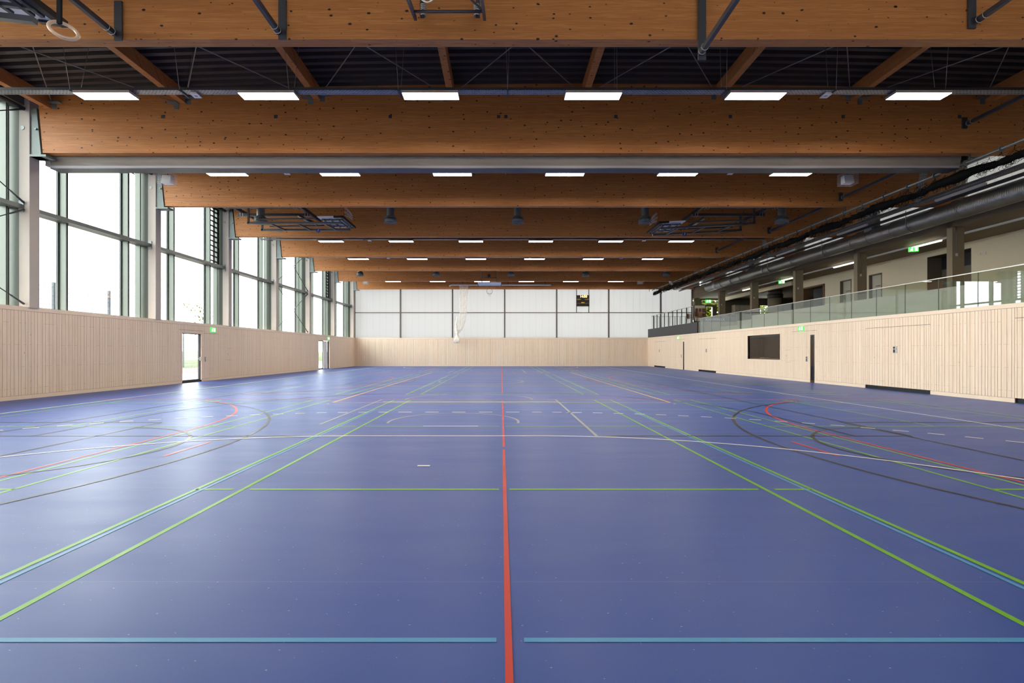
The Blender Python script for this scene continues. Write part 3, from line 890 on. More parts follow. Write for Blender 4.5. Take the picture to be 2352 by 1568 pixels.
# purlins in the two bays that show, tie rods
PX = [2.42 + 3.87 * k for k in range(-4, 4)]
bayname = {0: 'in front of the curtain beam', 1: 'above the rolled grey curtain, behind it'}
for bay in (0, 1):
    ya = BEAM_Y[bay] + BT; yb = BEAM_Y[bay + 1]
    for k, x in enumerate(PX):
        mb = MB(); mb.prism([(x - 0.09, roofz(x) - 0.36), (x + 0.09, roofz(x) - 0.36), (x + 0.09, roofz(x)), (x - 0.09, roofz(x))], 'y', ya, yb)
        o = mb.build('purlin', M['glulam'])
        tag(o, '%s wooden purlin from the window wall, %s' % (ORD[k], bayname[bay]), 'purlin', 'wooden roof purlins')
rod = 0
ya = BEAM_Y[0] + BT; yb = BEAM_Y[1]
for k in range(len(PX) - 1):
    xa, xb = PX[k] + 0.12, PX[k + 1] - 0.12
    zz = roofz((xa + xb) / 2) - 0.30
    t = thing('cross_brace', 'crossed steel tie rods between purlins %s and %s from the window wall' % (ORD[k], ORD[k + 1]), 'tie rod', ((xa + xb) / 2, (ya + yb) / 2, zz), 'roof tie rods')
    MB().tube((xa + 0.1, ya + 0.15, zz), (xb - 0.1, yb - 0.15, zz), 0.012, 6).build('tie_rod', M['wire'], t)
    MB().tube((xb - 0.1, ya + 0.15, zz + 0.03), (xa + 0.1, yb - 0.15, zz + 0.03), 0.012, 6).build('tie_rod', M['wire'], t)
    for (gx, gy) in ((xa, yb), (xb, yb)):
        g = MB(); sx = 1 if gx == xa else -1
        g.box(gx - 0.12 if sx < 0 else gx - 0.02, gx + 0.02 if sx < 0 else gx + 0.12, gy - 0.012, gy, zz - 0.16, zz + 0.08)
        g.box(gx - 0.02 if sx > 0 else gx - 0.28, gx + 0.28 if sx > 0 else gx + 0.02, gy - 0.14, gy - 0.0, zz - 0.01, zz + 0.005)
        g.build('gusset_plate', M['zinc'], t)

# ------------------------------------------------------------------ lamps and cable trays
ROWS = [11.36, 16.36, 26.36, 31.36, 41.36]
LX = [-9.41, -5.54, -1.68, 2.18, 6.05, 9.94]
LZ = 6.076 + CAMZ
rowname = ['row nearest the viewer', 'row just behind the rolled curtain', 'row beyond the folded backstops', 'fourth row of lamps', 'last lamp row']
lamp0 = None
for r, ry in enumerate(ROWS):
    for k, x in enumerate(LX):
        lab = '%s flat white lamp from the window wall in the %s' % (ORD[k], rowname[r])
        if lamp0 is None:
            t = thing('lamp_panel', lab, 'lamp', (x, ry, LZ), 'ceiling lamp panels')
            hs = MB(); hs.box(x - 0.665, x + 0.665, ry - 0.165, ry + 0.165, LZ + 0.004, LZ + 0.06); hs.box(x - 0.665, x + 0.665, ry - 0.165, ry - 0.155, LZ, LZ + 0.06)
            hs.box(x - 0.665, x + 0.665, ry + 0.155, ry + 0.165, LZ, LZ + 0.06); hs.box(x - 0.665, x - 0.655, ry - 0.165, ry + 0.165, LZ, LZ + 0.06); hs.box(x + 0.655, x + 0.665, ry - 0.165, ry + 0.165, LZ, LZ + 0.06)
            hs.build('housing', M['lamphousing'], t)
            df = MB()
            for q in range(4):
                df.box(x - 0.652 + q * 0.327, x - 0.652 + q * 0.327 + 0.322, ry - 0.152, ry + 0.152, LZ - 0.001, LZ + 0.003)
            df.build('diffuser', M['lamp'], t)
            lamp0 = t
        else:
            dup(lamp0, (x, ry, LZ), lab)
def tray_section(mb, p0, p1, w=0.2, h=0.06, lip=True):
    p0 = Vector(p0); p1 = Vector(p1); d = (p1 - p0).normalized(); s = d.cross(Vector((0, 0, 1))).normalized()
    mb.cur = 0; mb.bar(p0, p1, w, 0.006)
    mb.cur = 1
    for q in (-1, 1):
        o = s * (q * w / 2) + Vector((0, 0, h / 2)); mb.bar(p0 + o, p1 + o, 0.005, h)
    mb.cur = 0
for r, ry in enumerate(ROWS):
    x0, x1 = -13.3, 14.5
    z = LZ + 0.10
    t = thing('cable_tray', 'perforated cable tray spanning above the %s' % rowname[r], 'cable tray', (0.6, ry, z), 'cable trays above the lamps')
    mb = MB(); tray_section(mb, (x0, ry, z), (x1, ry, z)); mb.build('tray', [M['tray'], M['steel']], t)
    for k in range(11):
        x = -12.75 + k * 2.58
        MB().bar((x - 0.0, ry - 0.12, z - 0.0165), (x + 0.0, ry + 0.2, z - 0.0165), 0.04, 0.025).build('tray_bracket', M['steel'], t)
        hw = MB(); hw.tube((x, ry - 0.12, z), (x - 0.06, ry - 0.30, roofz(x)), 0.006, 5); hw.tube((x, ry + 0.14, z), (x + 0.05, ry + 0.34, roofz(x)), 0.006, 5)
        hw.build('hanger_wire', M['wire'], t)
# small white sensors under the trays
for (x, r, lab) in ((-7.32, 0, 'small white sensor box under the nearest cable tray, window side'), (7.78, 0, 'small white sensor box under the nearest cable tray, spectator side'),
                    (-7.4, 1, 'small white sensor on the tray behind the curtain, window side'), (7.9, 1, 'small white sensor on the tray behind the curtain, spectator side'),
                    (-7.3, 2, 'small white sensor on the tray beyond the backstops, window side'), (7.9, 2, 'small white sensor on the tray beyond the backstops, spectator side'),
                    (-7.45, 3, 'small white sensor on the fourth cable tray, window side'), (7.9, 3, 'small white sensor on the fourth cable tray, spectator side')):
    ry = ROWS[r]; z = LZ + 0.095
    t = thing('motion_sensor', lab, 'sensor', (x, ry, z - 0.06), 'white sensors on the trays')
    MB().prism([(x - 0.09, z - 0.05), (x + 0.09, z - 0.05), (x + 0.06, z - 0.004), (x - 0.06, z - 0.004)], 'y', ry - 0.03, ry + 0.17).build('housing', M['whitep'], t)
    MB().tube((x, ry + 0.07, z - 0.05), (x, ry + 0.07, z - 0.065), 0.04, 12, 0.025).build('lens', M['lamphousing'], t)
# caged loudspeakers
for (x, ry, z, lab) in ((-11.72, 16.74, 7.22, 'caged white loudspeaker at the window end of the second lamp row'), (12.15, 16.74, 7.22, 'caged white loudspeaker at the spectator end of the second lamp row'),
                        (-12.0, 42.2, 7.35, 'small caged loudspeaker near the end wall, window side'), (12.3, 42.2, 7.35, 'small caged loudspeaker near the end wall, spectator side')):
    t = thing('caged_speaker', lab, 'loudspeaker', (x, ry, z), 'caged loudspeakers')
    b = MB(); b.prism([(ry - 0.12, z + 0.02), (ry + 0.1, z + 0.02), (ry + 0.1, z + 0.3), (ry - 0.06, z + 0.3)], 'x', x - 0.16, x + 0.16); b.build('speaker_box', M['whitep'], t)
    g = MB()
    for i in range(8):
        zz = z - 0.02 + i * 0.055
        g.path([(x - 0.24, ry - 0.2, zz), (x + 0.24, ry - 0.2, zz), (x + 0.24, ry + 0.16, zz), (x - 0.24, ry + 0.16, zz)], 0.0035, 4, True)
    for i in range(9):
        xx = x - 0.24 + i * 0.06
        g.path([(xx, ry - 0.2, z - 0.02), (xx, ry - 0.2, z + 0.365), (xx, ry + 0.16, z + 0.365), (xx, ry + 0.16, z - 0.02)], 0.0035, 4, True)
    g.build('wire_cage', M['whitep'], t)
    MB().tube((x, ry, z + 0.3), (x, ry, roofz(x)), 0.012, 6).build('hanger_rod', M['steel'], t)

# ------------------------------------------------------------------ rolled partition curtain
t = thing('partition_curtain', 'long grey partition curtain gathered up under the second roof beam', 'curtain', (0.05, 14.2, 6.8))
y = 14.05
def folds(mb, x0, x1, prof, n=60, amp=0.012):
    k = len(prof); vs = []
    for i in range(n + 1):
        x = x0 + (x1 - x0) * i / n
        for j, (py, pz) in enumerate(prof):
            a = amp * math.sin(i * 1.7 + j) * math.sin(i * 0.33 + 2 * j)
            vs.append((x, py + a, pz + a * 0.5))
    fs = [(i * k + j, (i + 1) * k + j, (i + 1) * k + (j + 1) % k, i * k + (j + 1) % k) for i in range(n) for j in range(k)]
    fs += [tuple(range(k)), tuple(n * k + j for j in reversed(range(k)))]
    mb._add(vs, fs)
mb = MB(); folds(mb, -13.45, 13.55, [(y - 0.04, 7.26), (y - 0.01, 7.06), (y + 0.02, 6.93), (y + 0.005, 6.83), (y + 0.34, 6.83), (y + 0.34, 7.26)]); mb.build('curtain_folds', M['curtain'], t)
mb = MB(); mb.prism([(y - 0.01, 6.825), (y + 0.0, 6.765), (y + 0.36, 6.765), (y + 0.36, 6.825)], 'x', -13.3, 13.5)
mb.build('bottom_bar', M['curtainb'], t)
mb = MB(); mb.box(-13.3, 13.5, y + 0.0, y + 0.36, 6.74, 6.765); mb.build('edge_seal', M['steel'], t)
mb = MB(); mb.prism([(-13.5, 6.98), (-13.28, 6.87), (-13.28, 7.06), (-13.5, 7.06)], 'y', y - 0.005, y + 0.34); mb.build('end_flap', M['curtainb'], t)
mb = MB(); mb.box(13.5, 13.75, y + 0.02, y + 0.3, 6.95, 7.2); mb.build('drive_motor', M['black'], t)

# ------------------------------------------------------------------ basketball backstops (folded up across the hall)
def backstop(label, sx, zshift, tilt, hinge_h=5.67):
    """sx=-1 window side, +1 spectator side; zshift moves along the hall"""
    hx = sx * 11.15
    t = thing('basketball_backstop', label, 'basketball backstop', (hx, 21.65 + zshift, hinge_h + CAMZ), 'folded basketball backstops')
    s = -sx
    def P(u, y, h):      # u metres inwards from hinge, h above hinge
        a = math.radians(tilt)
        return (hx + s * (u * math.cos(a) + h * math.sin(a)), y + zshift, hinge_h + CAMZ - u * math.sin(a) + h * math.cos(a))
    def Q(X, y, H): return (sx * X, y + zshift, H + CAMZ)
    for X in (9.02, 12.05):
        MB().bar(Q(X, 18.97, 6.5), Q(X, 23.73, 6.5), 0.1, 0.14).build('ceiling_rail', M['steel'], t)
    for y in (21.0, 22.2):
        o = MB().bar(Q(8.95, y, 6.36), Q(12.25, y, 6.36), 0.1, 0.12).build('cross_beam', M['steel'], t)
        for X in (9.0, 9.12, 12.0, 12.12):
            c = MB(); c.bar(Q(X, y - 0.07, 6.27), Q(X, y - 0.07, 6.62), 0.02, 0.02); c.bar(Q(X, y + 0.07, 6.27), Q(X, y + 0.07, 6.62), 0.02, 0.02); c.build('clamp', M['plate'], o)
        MB().bar(Q(11.15, y + 0.03, 6.3), P(0, y + 0.03, -0.03), 0.07, 0.07).build('hanger_post', M['steel'], t)
        MB().bar(P(-0.05, y + 0.04, 0), P(4.1, y + 0.04, 0), 0.09, 0.085).build('arm', M['steel'], t)
        MB().bar(P(0.35, y + 0.04, 0.16), P(2.9, y + 0.04, 0.2), 0.05, 0.06).build('upper_arm', M['steel'], t)
        MB().bar(P(0.05, y + 0.04, -0.02), P(1.0, y - 0.1, -0.12), 0.03, 0.03).build('strut', M['steel'], t)
    for u in (0.9, 2.1, 3.3):
        MB().bar(P(u, 21.04, 0.0), P(u + 0.15, 22.24, 0.0), 0.07, 0.06).build('cross_tube', M['steel'], t)
    b = MB(); b.bar(P(2.05, 21.3, 0.42), P(2.75, 21.75, 0.12), 0.1, 0.1); b.build('lifting_strut', M['steel'], t)
    b = MB(); b.tube(P(2.1, 21.2, 0.36), P(2.6, 21.55, 0.1), 0.035, 10); b.build('spring_cylinder', M['plate'], t)
    # board, face up
    bd = MB(); hb = 0.19
    c = [P(3.12, 20.75, hb), P(4.22, 20.75, hb), P(4.22, 22.55, hb), P(3.12, 22.55, hb)]
    d = [P(3.12, 20.75, hb + 0.03), P(4.22, 20.75, hb + 0.03), P(4.22, 22.55, hb + 0.03), P(3.12, 22.55, hb + 0.03)]
    bd._add(c + d, [(0, 1, 2, 3), (7, 6, 5, 4), (0, 4, 5, 1), (1, 5, 6, 2), (2, 6, 7, 3), (3, 7, 4, 0)])
    bo = bd.build('backboard', M['whitep'], t)
    pd = MB(); pd.bar(P(4.22, 20.72, hb), P(4.22, 22.58, hb), 0.1, 0.1); pd.bar(P(3.85, 20.75, hb), P(4.25, 20.75, hb), 0.07, 0.08); pd.bar(P(3.85, 22.55, hb), P(4.25, 22.55, hb), 0.07, 0.08)
    pd.build('edge_padding', M['black'], bo)
    lt = MB()
    for yy in (21.1, 22.18): lt.bar(P(3.2, yy, hb - 0.04), P(4.15, yy, hb - 0.04), 0.06, 0.05)
    for u in (3.3, 3.62, 3.95, 4.1): lt.bar(P(u, 20.95, hb - 0.05), P(u, 22.35, hb - 0.05), 0.06, 0.04)
    lt.build('board_frame', M['steel'], bo)
    # hoop standing upright at the board's lower edge
    u0 = 4.06
    cpt = Vector(P(u0, 21.65, hb + 0.46)); ax = (Vector(P(1, 0, 0)) - Vector(P(0, 0, 0))).normalized()
    hp = MB(); hp.torus(cpt, 0.225, 0.011, ax, 28, 8); hp.bar(P(u0, 21.65, hb), P(u0, 21.65, hb + 0.24), 0.12, 0.03)
    ho = hp.build('hoop', M['orange'], t)
    nt_ = MB()
    for i in range(14):
        a0 = 2 * PI * i / 14; pts = []
        for j in range(6):
            q = j / 5.0; rr = 0.22 * (1 - 0.45 * q); aa = a0 + (0.22 if j % 2 else 0) * (1 if i % 2 else -1)
            up = Vector((0, 0, 1)); sd = Vector((0, 1, 0))
            pts.append(cpt + ax * (0.30 * q) + sd * (rr * math.cos(aa)) + up * (rr * math.sin(aa) - 0.22 * q * q))
        nt_.path(pts, 0.007, 4)
    for j in range(1, 6):
        q = j / 5.0; rr = 0.22 * (1 - 0.45 * q)
        nt_.path([cpt + ax * (0.30 * q) + Vector((0, rr * math.cos(2 * PI * i / 12), rr * math.sin(2 * PI * i / 12) - 0.22 * q * q)) for i in range(12)], 0.006, 4, True)
    nt_.build('hoop_net', M['netw'], ho)
    dsc = MB(); cc = Vector(P(2.75, 21.9, -0.12)); dsc.tube(cc, cc + Vector((0, -0.03, 0)), 0.095, 24); dd = dsc.build('round_badge', M['blue'], t)
    bb = MB(); bb.bar(cc + Vector((-0.02, -0.033, -0.06)), cc + Vector((0.02, -0.033, 0.06)), 0.01, 0.035, (0, 1, 0)); bb.build('badge_stripe', M['whitep'], dd)
    return t
backstop('folded basketball backstop with a blue round badge under the fourth beam, window side', -1, 0.0, 0.0)
backstop('folded basketball backstop hanging slightly tilted on the spectator side', 1, 0.0, 3.2, 5.66)
backstop('folded basketball backstop partly cut by the photo edge, beside the hanging gym ring', -1, -15.0, 7.0, 5.52)

def end_backstop(label, flip):
    """ceiling backstops of the main court, folded face down"""
    def P(x, y, H):
        return (MC + x, y if not flip else 43.3 - y, H + CAMZ)
    t = thing('ceiling_hoop', label, 'basketball hoop', P(0, 34.8, 5.95), 'main court basketball hoops')
    for sx in (-1, 1):
        MB().bar(P(sx * 0.62, 34.75, 5.97), P(sx * 0.56, 37.3, 5.25), 0.05, 0.07).build('arm', M['steel'], t)
        MB().bar(P(sx * 0.5, 34.75, 6.0), P(sx * 0.5, 34.75, 7.3), 0.07, 0.07).build('hanger_post', M['steel'], t)
        sp = MB()
        for q in range(7): sp.torus(P(sx * 0.48, 34.75, 6.02 + q * 0.03), 0.05, 0.01, (0, 0, 1), 12, 5)
        sp.build('spring', M['plate'], t)
    MB().tube(P(-0.62, 35.05, 5.88), P(0.62, 35.05, 5.88), 0.025, 8).build('cross_tube', M['steel'], t)
    MB().tube(P(-0.6, 36.1, 5.58), P(0.6, 36.1, 5.58), 0.03, 8).build('cross_tube', M['steel'], t)
    MB().bar(P(0.6, 35.05, 5.9), P(-0.3, 34.8, 6.9), 0.03, 0.03).build('strut', M['steel'], t)
    bd = MB(); y0_, y1_, h0, h1 = 36.6, 37.62, 5.30, 5.16
    sgn = 1
    vs = [P(-0.9, y0_, h0), P(0.9, y0_, h0), P(0.88, y1_, h1), P(-0.88, y1_, h1)]
    vs += [(v[0], v[1], v[2] + 0.03) for v in vs]
    bd._add(vs, [(0, 1, 2, 3), (7, 6, 5, 4), (0, 4, 5, 1), (1, 5, 6, 2), (2, 6, 7, 3), (3, 7, 4, 0)])
    bo = bd.build('backboard', M['whitep'], t)
    pd = MB(); pd.bar(P(-0.92, y1_, h1), P(0.92, y1_, h1), 0.06, 0.06)
    for sx in (-1, 1): pd.bar(P(sx * 0.9, y1_ - 0.35, h1 + 0.045), P(sx * 0.9, y1_, h1), 0.05, 0.05)
    pd.build('edge_padding', M['black'], bo)
    hp = MB(); c = Vector(P(0, y1_ - 0.15, h1 - 0.42)); hp.torus(c, 0.225, 0.012, (0, 1, 0), 28, 8)
    ho = hp.build('hoop', M['steel'], t)
    MB().bar(P(0, y1_ - 0.15, h1), P(0, y1_ - 0.15, h1 - 0.2), 0.16, 0.04).build('hoop_bracket', M['orange'], ho)
    nn = MB()
    nn.torus(c + Vector((0, 0.08, -0.30)), 0.1, 0.008, (0, 1, 0.2), 16, 5)
    for i in range(10):
        a = 2 * PI * i / 10
        nn.path([c + Vector((0.225 * math.cos(a), 0, 0.225 * math.sin(a))), c + Vector((0.17 * math.cos(a), 0.12, 0.16 * math.sin(a) - 0.12)), c + Vector((0.1 * math.cos(a), 0.1, 0.1 * math.sin(a) - 0.30))], 0.004, 4)
    nn.build('hoop_net', M['netw'], ho)
    MB().tube(P(0, 35.9, 5.72), P(0, 35.86, 5.7), 0.12, 16).build('round_badge', M['navy'], t)
    return t
end_backstop('far basketball hoop with white board folded down in front of the translucent end wall', False)
end_backstop('suspended dark steel basketball frame in front of the nearest beam', True)

# ------------------------------------------------------------------ apparatus rails on the beams
def app_rail(label, x, H, y0, y1, plate=True, px=0.06, ph=0.6):
    t = thing('apparatus_rail', label, 'steel rail', (x, (y0 + y1) / 2, H + CAMZ), 'apparatus rails under the roof')
    MB().bar((x, y0, H + CAMZ), (x, y1, H + CAMZ), 0.07, 0.09).build('square_tube', M['steel'], t)
    pl = MB()
    pl.box(x + px - 0.07, x + px + 0.07, y1 + 0.0, y1 + 0.03, H + CAMZ - 0.12, H + CAMZ + ph)
    o = pl.build('mounting_plate', M['steel'], t)
    for yy in (y1 - 0.18, y1 - 0.06):
        MB().torus((x, yy, H + CAMZ), 0.062, 0.006, (0, 1, 0), 16, 5).build('clamp', M['plate'], o)
app_rail('dark steel rail bolted to the nearest beam, window side next to the gym ring', -7.06, 5.80, 7.7, 8.70)
app_rail('dark steel rail on the nearest beam, second from the window side', -4.06, 5.82, 4.0, 8.70)
app_rail('dark steel rail with upright post on the nearest beam, hanging below its edge', 3.62, 5.42, 4.0, 8.66, px=0.03, ph=1.2)
app_rail('dark steel rail on the nearest beam, closest to the spectator side', 8.66, 6.02, 4.0, 8.70, px=-0.06, ph=0.5)
app_rail('dark steel rail bolted to the curtain beam, spectator side', 13.35, 6.53, 9.0, 13.70, px=-0.02, ph=0.2)
app_rail('dark steel rail bolted to the third beam, spectator side', 13.35, 6.03, 14.5, 18.70, px=-0.02, ph=0.2)
app_rail('dark steel rail bolted to the fourth beam, spectator side', 13.35, 5.98, 19.0, 23.70, px=-0.02, ph=0.2)
app_rail('dark steel rail bolted to the fifth beam, spectator side', 13.0, 6.05, 24.1, 28.70, px=-0.02, ph=0.2)

# gym ring
t = thing('gym_ring', 'pale wooden gymnastics ring hanging on a dark navy strap', 'gym ring', (-3.93, 4.28, 4.12))
MB().torus((-3.93, 4.28, 4.237), 0.098, 0.0145, (0.62, -0.62, 0.48), 40, 12).build('ring', M['ring'], t)
MB().box(-3.948, -3.912, 4.23, 4.25, 4.27, 7.3).build('strap', M['strap'], t)

# ------------------------------------------------------------------ ventilation outlets
v0 = None
VX = [-10.78, -4.97, 0.73, 6.43, 12.57]
for (ry, rn) in ((21.36, 'row between the folded backstops'), (36.36, 'far row near the end wall')):
    for k, x in enumerate(VX):
        lab = '%s round ventilation outlet from the window side in the %s' % (ORD[k], rn)
        if v0 is None:
            zb = 5.74 + CAMZ
            t = thing('air_outlet', lab, 'air outlet', (x, ry, zb), 'round ventilation outlets')
            d = MB(); rs = []; pts = []
            for i in range(40):
                pts.append((x, ry, zb + 0.3 + i * 0.04)); rs.append(0.155 + (0.012 if i % 2 else 0))
            d.path(pts, 0.15, 20, False, rs); d.build('spiral_pipe', M['zinc'], t)
            h = MB(); h.tube((x, ry, zb + 0.05), (x, ry, zb + 0.24), 0.24, 28); h.tube((x, ry, zb + 0.24), (x, ry, zb + 0.32), 0.24, 28, 0.17); h.build('outlet_drum', M['zinc'], t)
            g = MB()
            for rr in (0.05, 0.1, 0.15, 0.2): g.torus((x, ry, zb + 0.035), rr, 0.008, (0, 0, 1), 28, 5)
            for a in range(6): g.bar((x, ry, zb + 0.035), (x + 0.22 * math.cos(a * PI / 3), ry + 0.22 * math.sin(a * PI / 3), zb + 0.035), 0.01, 0.01)
            for a in range(22):
                ca, sa = math.cos(2 * PI * a / 22), math.sin(2 * PI * a / 22)
                g.tube((x + 0.27 * ca, ry + 0.27 * sa, zb), (x + 0.27 * ca, ry + 0.27 * sa, zb + 0.24), 0.006, 4)
            for zz in (zb, zb + 0.12, zb + 0.24): g.torus((x, ry, zz), 0.27, 0.007, (0, 0, 1), 32, 5)
            g.build('guard_grille', M['zinc'], t)
            v0 = t
        else:
            dup(v0, (x, ry, v0.location.z), lab)

# ------------------------------------------------------------------ net rail along the spectators
t = thing('net_rail', 'long steel tube along the spectator side carrying the black net', 'rail', (XR, 26.0, 6.8))
RZ = 5.51 + CAMZ
MB().tube((XR, 4.0, RZ), (XR, 43.0, RZ), 0.036, 12).build('rail_tube', M['zinc'], t)
yy = 10.98
i = 0
while yy < 42:
    c = MB(); c.tube((XR - 0.0, yy - 0.012, RZ), (XR, yy + 0.012, RZ), 0.085, 20); c.build('disc_carrier', M['zinc'], t)
    yy += 0.99
for y in [BEAM_Y[i] for i in range(1, 8)]:
    MB().tube((XR, y + 0.1, RZ), (XR, y + 0.1, BB + 0.02), 0.022, 8).build('hanger_post', M['steel'], t)
# black safety net gathered below it
t = thing('safety_net', 'black safety net bunched up in a long roll below the steel tube', 'net', (XR, 26.0, 6.5))
NZ = 5.17 + CAMZ
n = 260; pts = []; rs = []
for i in range(n):
    y = 9.0 + (42.6 - 9.0) * i / (n - 1)
    sag = 0.035 * math.sin(y * 1.9) + 0.02 * math.sin(y * 5.1 + 1)
    pts.append((XR + 0.02 * math.sin(y * 3.3), y, NZ + sag)); rs.append(0.115 + 0.03 * math.sin(y * 2.3) + random.uniform(-0.02, 0.02))
mb = MB(); mb.path(pts, 0.06, 9, False, rs)
mb.build('net_roll', M['netb'], t)
lp = MB()
for i in range(1500):
    y = random.uniform(9.0, 42.5); k = random.uniform(0.06, 0.14); a = random.uniform(0, PI); dz = random.uniform(-0.17, 0.10)
    c = Vector((XR + random.uniform(-0.11, 0.11), y, NZ + dz)); ex = Vector((random.uniform(-0.4, 0.4), 1, 0)).normalized()
    lp.path([c + ex * (k * math.cos(q * PI / 3)) + Vector((0, 0, 0.7 * k * math.sin(q * PI / 3))) for q in range(6)], 0.006, 3, True)
lp.build('loose_mesh', M['netb'], t)
up = MB(); y = 9.0
while y < 42.4:
    top = NZ + 0.20 + 0.01 * math.sin(y * 9); up.path([(XR, y, top), (XR, y + 0.09, NZ + 0.10), (XR, y + 0.18, NZ + 0.07), (XR, y + 0.27, NZ + 0.10), (XR, y + 0.33, top)], 0.005, 3)
    up.path([(XR, y, top), (XR, y, top + 0.05)], 0.008, 4); y += 0.33
up.path([(XR, 9.0, NZ + 0.20), (XR, 42.6, NZ + 0.20)], 0.004, 4)
yy = 10.98
while yy < 42:
    up.path([(XR, yy, RZ - 0.08), (XR, yy + 0.1, NZ + 0.16)], 0.008, 4); yy += 0.99
up.build('hanging_loops', M['netb'], t)

# ------------------------------------------------------------------ round air duct
DX, DZ, DR = 16.8, 5.20 + CAMZ, 0.333
t = thing('air_duct', 'large round grey spiral air duct running along the gallery columns', 'air duct', (DX, 20.0, DZ))
mb = MB(); mb.tube((DX, Y0 + 0.1, DZ), (DX, 38.7, DZ), DR, 40); mb.build('duct_pipe', M['duct'], t)
for y in (13.0, 14.35, 17.3, 19.3, 20.3, 21.6, 22.6, 24.3, 27.2, 30.2, 33.1, 36.0):
    MB().tube((DX, y - 0.03, DZ), (DX, y + 0.03, DZ), DR + 0.012, 40).build('collar', M['duct'], t)
for y in (14.6, 19.4, 24.5, 29.5, 34.4):
    s = MB(); s.tube((DX, y - 0.02, DZ), (DX, y + 0.02, DZ), DR + 0.016, 40)
    s.tube((DX - DR - 0.01, y, DZ), (DX - DR - 0.01, y, BB - 0.0), 0.012, 6); s.build('hanger_strap', M['zinc'], t)
MB().tube((DX, 21.6, DZ + 0.2), (DX, 21.6, roofz(DX)), 0.29, 28).build('riser_pipe', M['duct'], t)
MB().tube((DX, 32.2, DZ + 0.2), (DX, 32.2, roofz(DX)), 0.27, 28).build('riser_pipe', M['duct'], t)
p = MB()
for (y) in (20.8, 36.6):
    pass
MB().tube((DX, 36.9, DZ), (DX, 37.35, DZ), DR + 0.005, 40).build('bright_sleeve', M['plate'], t)

# long cable tray and steel rail over the gallery edge
t = thing('long_cable_tray', 'long perforated cable tray running along above the gallery edge', 'cable tray', (15.9, 20.0, 6.9))
mb = MB(); tray_section(mb, (15.85, Y0 + 0.2, 5.60 + CAMZ), (15.85, 43.5, 5.60 + CAMZ), 0.3, 0.08); mb.build('tray', [M['tray'], M['steel']], t)
for ry in (16.36, 26.36, 41.36):
    mb = MB(); tray_section(mb, (14.55, ry + 0.06, LZ + 0.10), (15.68, ry + 1.6, 5.62 + CAMZ)); mb.build('branch_tray', [M['tray'], M['steel']], t)
for y in [BEAM_Y[i] - 2.4 for i in range(1, 8)]:
    MB().tube((15.85, y, 5.6 + CAMZ), (15.85, y, roofz(15.85)), 0.006, 5).build('hanger_wire', M['wire'], t)
t = thing('upper_rail', 'dark steel rail fixed below the beam ends above the air duct', 'steel rail', (16.4, 20.0, 6.9))
MB().bar((16.4, Y0 + 0.2, 5.57 + CAMZ), (16.4, 43.9, 5.57 + CAMZ), 0.12, 0.09).build('square_tube', M['steel'], t)
for k, y in enumerate((16.6, 21.7, 26.7, 31.7, 36.7)):
    tt = thing('tube_lamp', '%s slim tube lamp from the viewer under the long cable tray' % ORD[k], 'lamp', (15.95, y, 5.5 + CAMZ), 'tube lamps under the long tray')
    MB().box(15.90, 16.0, y - 0.9, y + 0.9, 5.50 + CAMZ, 5.57 + CAMZ).build('housing', M['lamphousing'], tt)
    MB().box(15.91, 15.99, y - 0.88, y + 0.88, 5.485 + CAMZ, 5.50 + CAMZ).build('diffuser', M['lamphousing'], tt)

# ------------------------------------------------------------------ gallery
GF = 3.47; GC = 4.9 + CAMZ
g = MB()
g.box(XR + 0.13, 15.1, Y0, 33.0, 2.5, WH - 0.02)
g.box(15.1, 16.3, Y0, 33.0, 0.0, 3.05); g.box(16.3, 17.3, Y0, 33.0, 0.0, 3.46)
tr = struct('floor_tribune', g, M['concretel'])
g = MB(); g.box(17.3, 17.45, Y0, 33.0, 0.0, 3.84)
struct('wall_parapet', g, M['concretel'])
g = MB(); g.box(17.45, 21.0, Y0, 33.0, 3.3, GF); g.box(17.45, 31.0, 33.0, Y1 + 0.3, 3.3, GF); g.box(XR + 0.1, 17.45, 33.0, Y1 + 0.0, 3.3, 3.4)
struct('floor_gallery', g, M['concrete'])
g = MB(); g.box(XR + 0.05, 17.45, 32.9, 33.0, 2.5, 3.4); struct('wall_platform', g, M['concretel'])
struct('ceiling_gallery', MB().box(18.2, 31.2, Y0, Y1 + 0.4, GC, GC + 0.4), M['concrete'])
g = MB(); g.box(XCOL, 18.2, Y0, Y1, GC, 5.82 + CAMZ); g.box(XCOL - 0.03, XCOL, Y0, Y1, GC + 0.3, GC + 0.33)
struct('lintel_gallery', g, M['concrete'])
struct('lintel_sill', MB().box(XCOL - 0.05, 18.25, Y0, Y1, 5.82 + CAMZ, 5.87 + CAMZ), M['black'])
cg = None
for i, y in enumerate(BEAM_Y):
    lab = ('square concrete gallery column under the spectator side end of the %s roof beam' % bord[i])
    if cg is None:
        t = thing('gallery_column', lab, 'column', (XCOL + 0.23, y + 0.12, GF), 'gallery columns')
        MB().box(XCOL, XCOL + 0.47, y, y + 0.24, GF, 8.6).build('shaft', M['concrete'], t)
        MB().box(XCOL + 0.12, XCOL + 0.2, y - 0.02, y, 5.1, 5.22).build('socket_box', M['lamphousing'], t)
        MB().tube((XCOL + 0.14, y - 0.012, 5.2), (XCOL + 0.14, y - 0.012, GC + 0.2), 0.012, 6).build('conduit', M['zinc'], t)
        cg = t
    else:
        dup(cg, (XCOL + 0.23, y + 0.12, GF), lab)
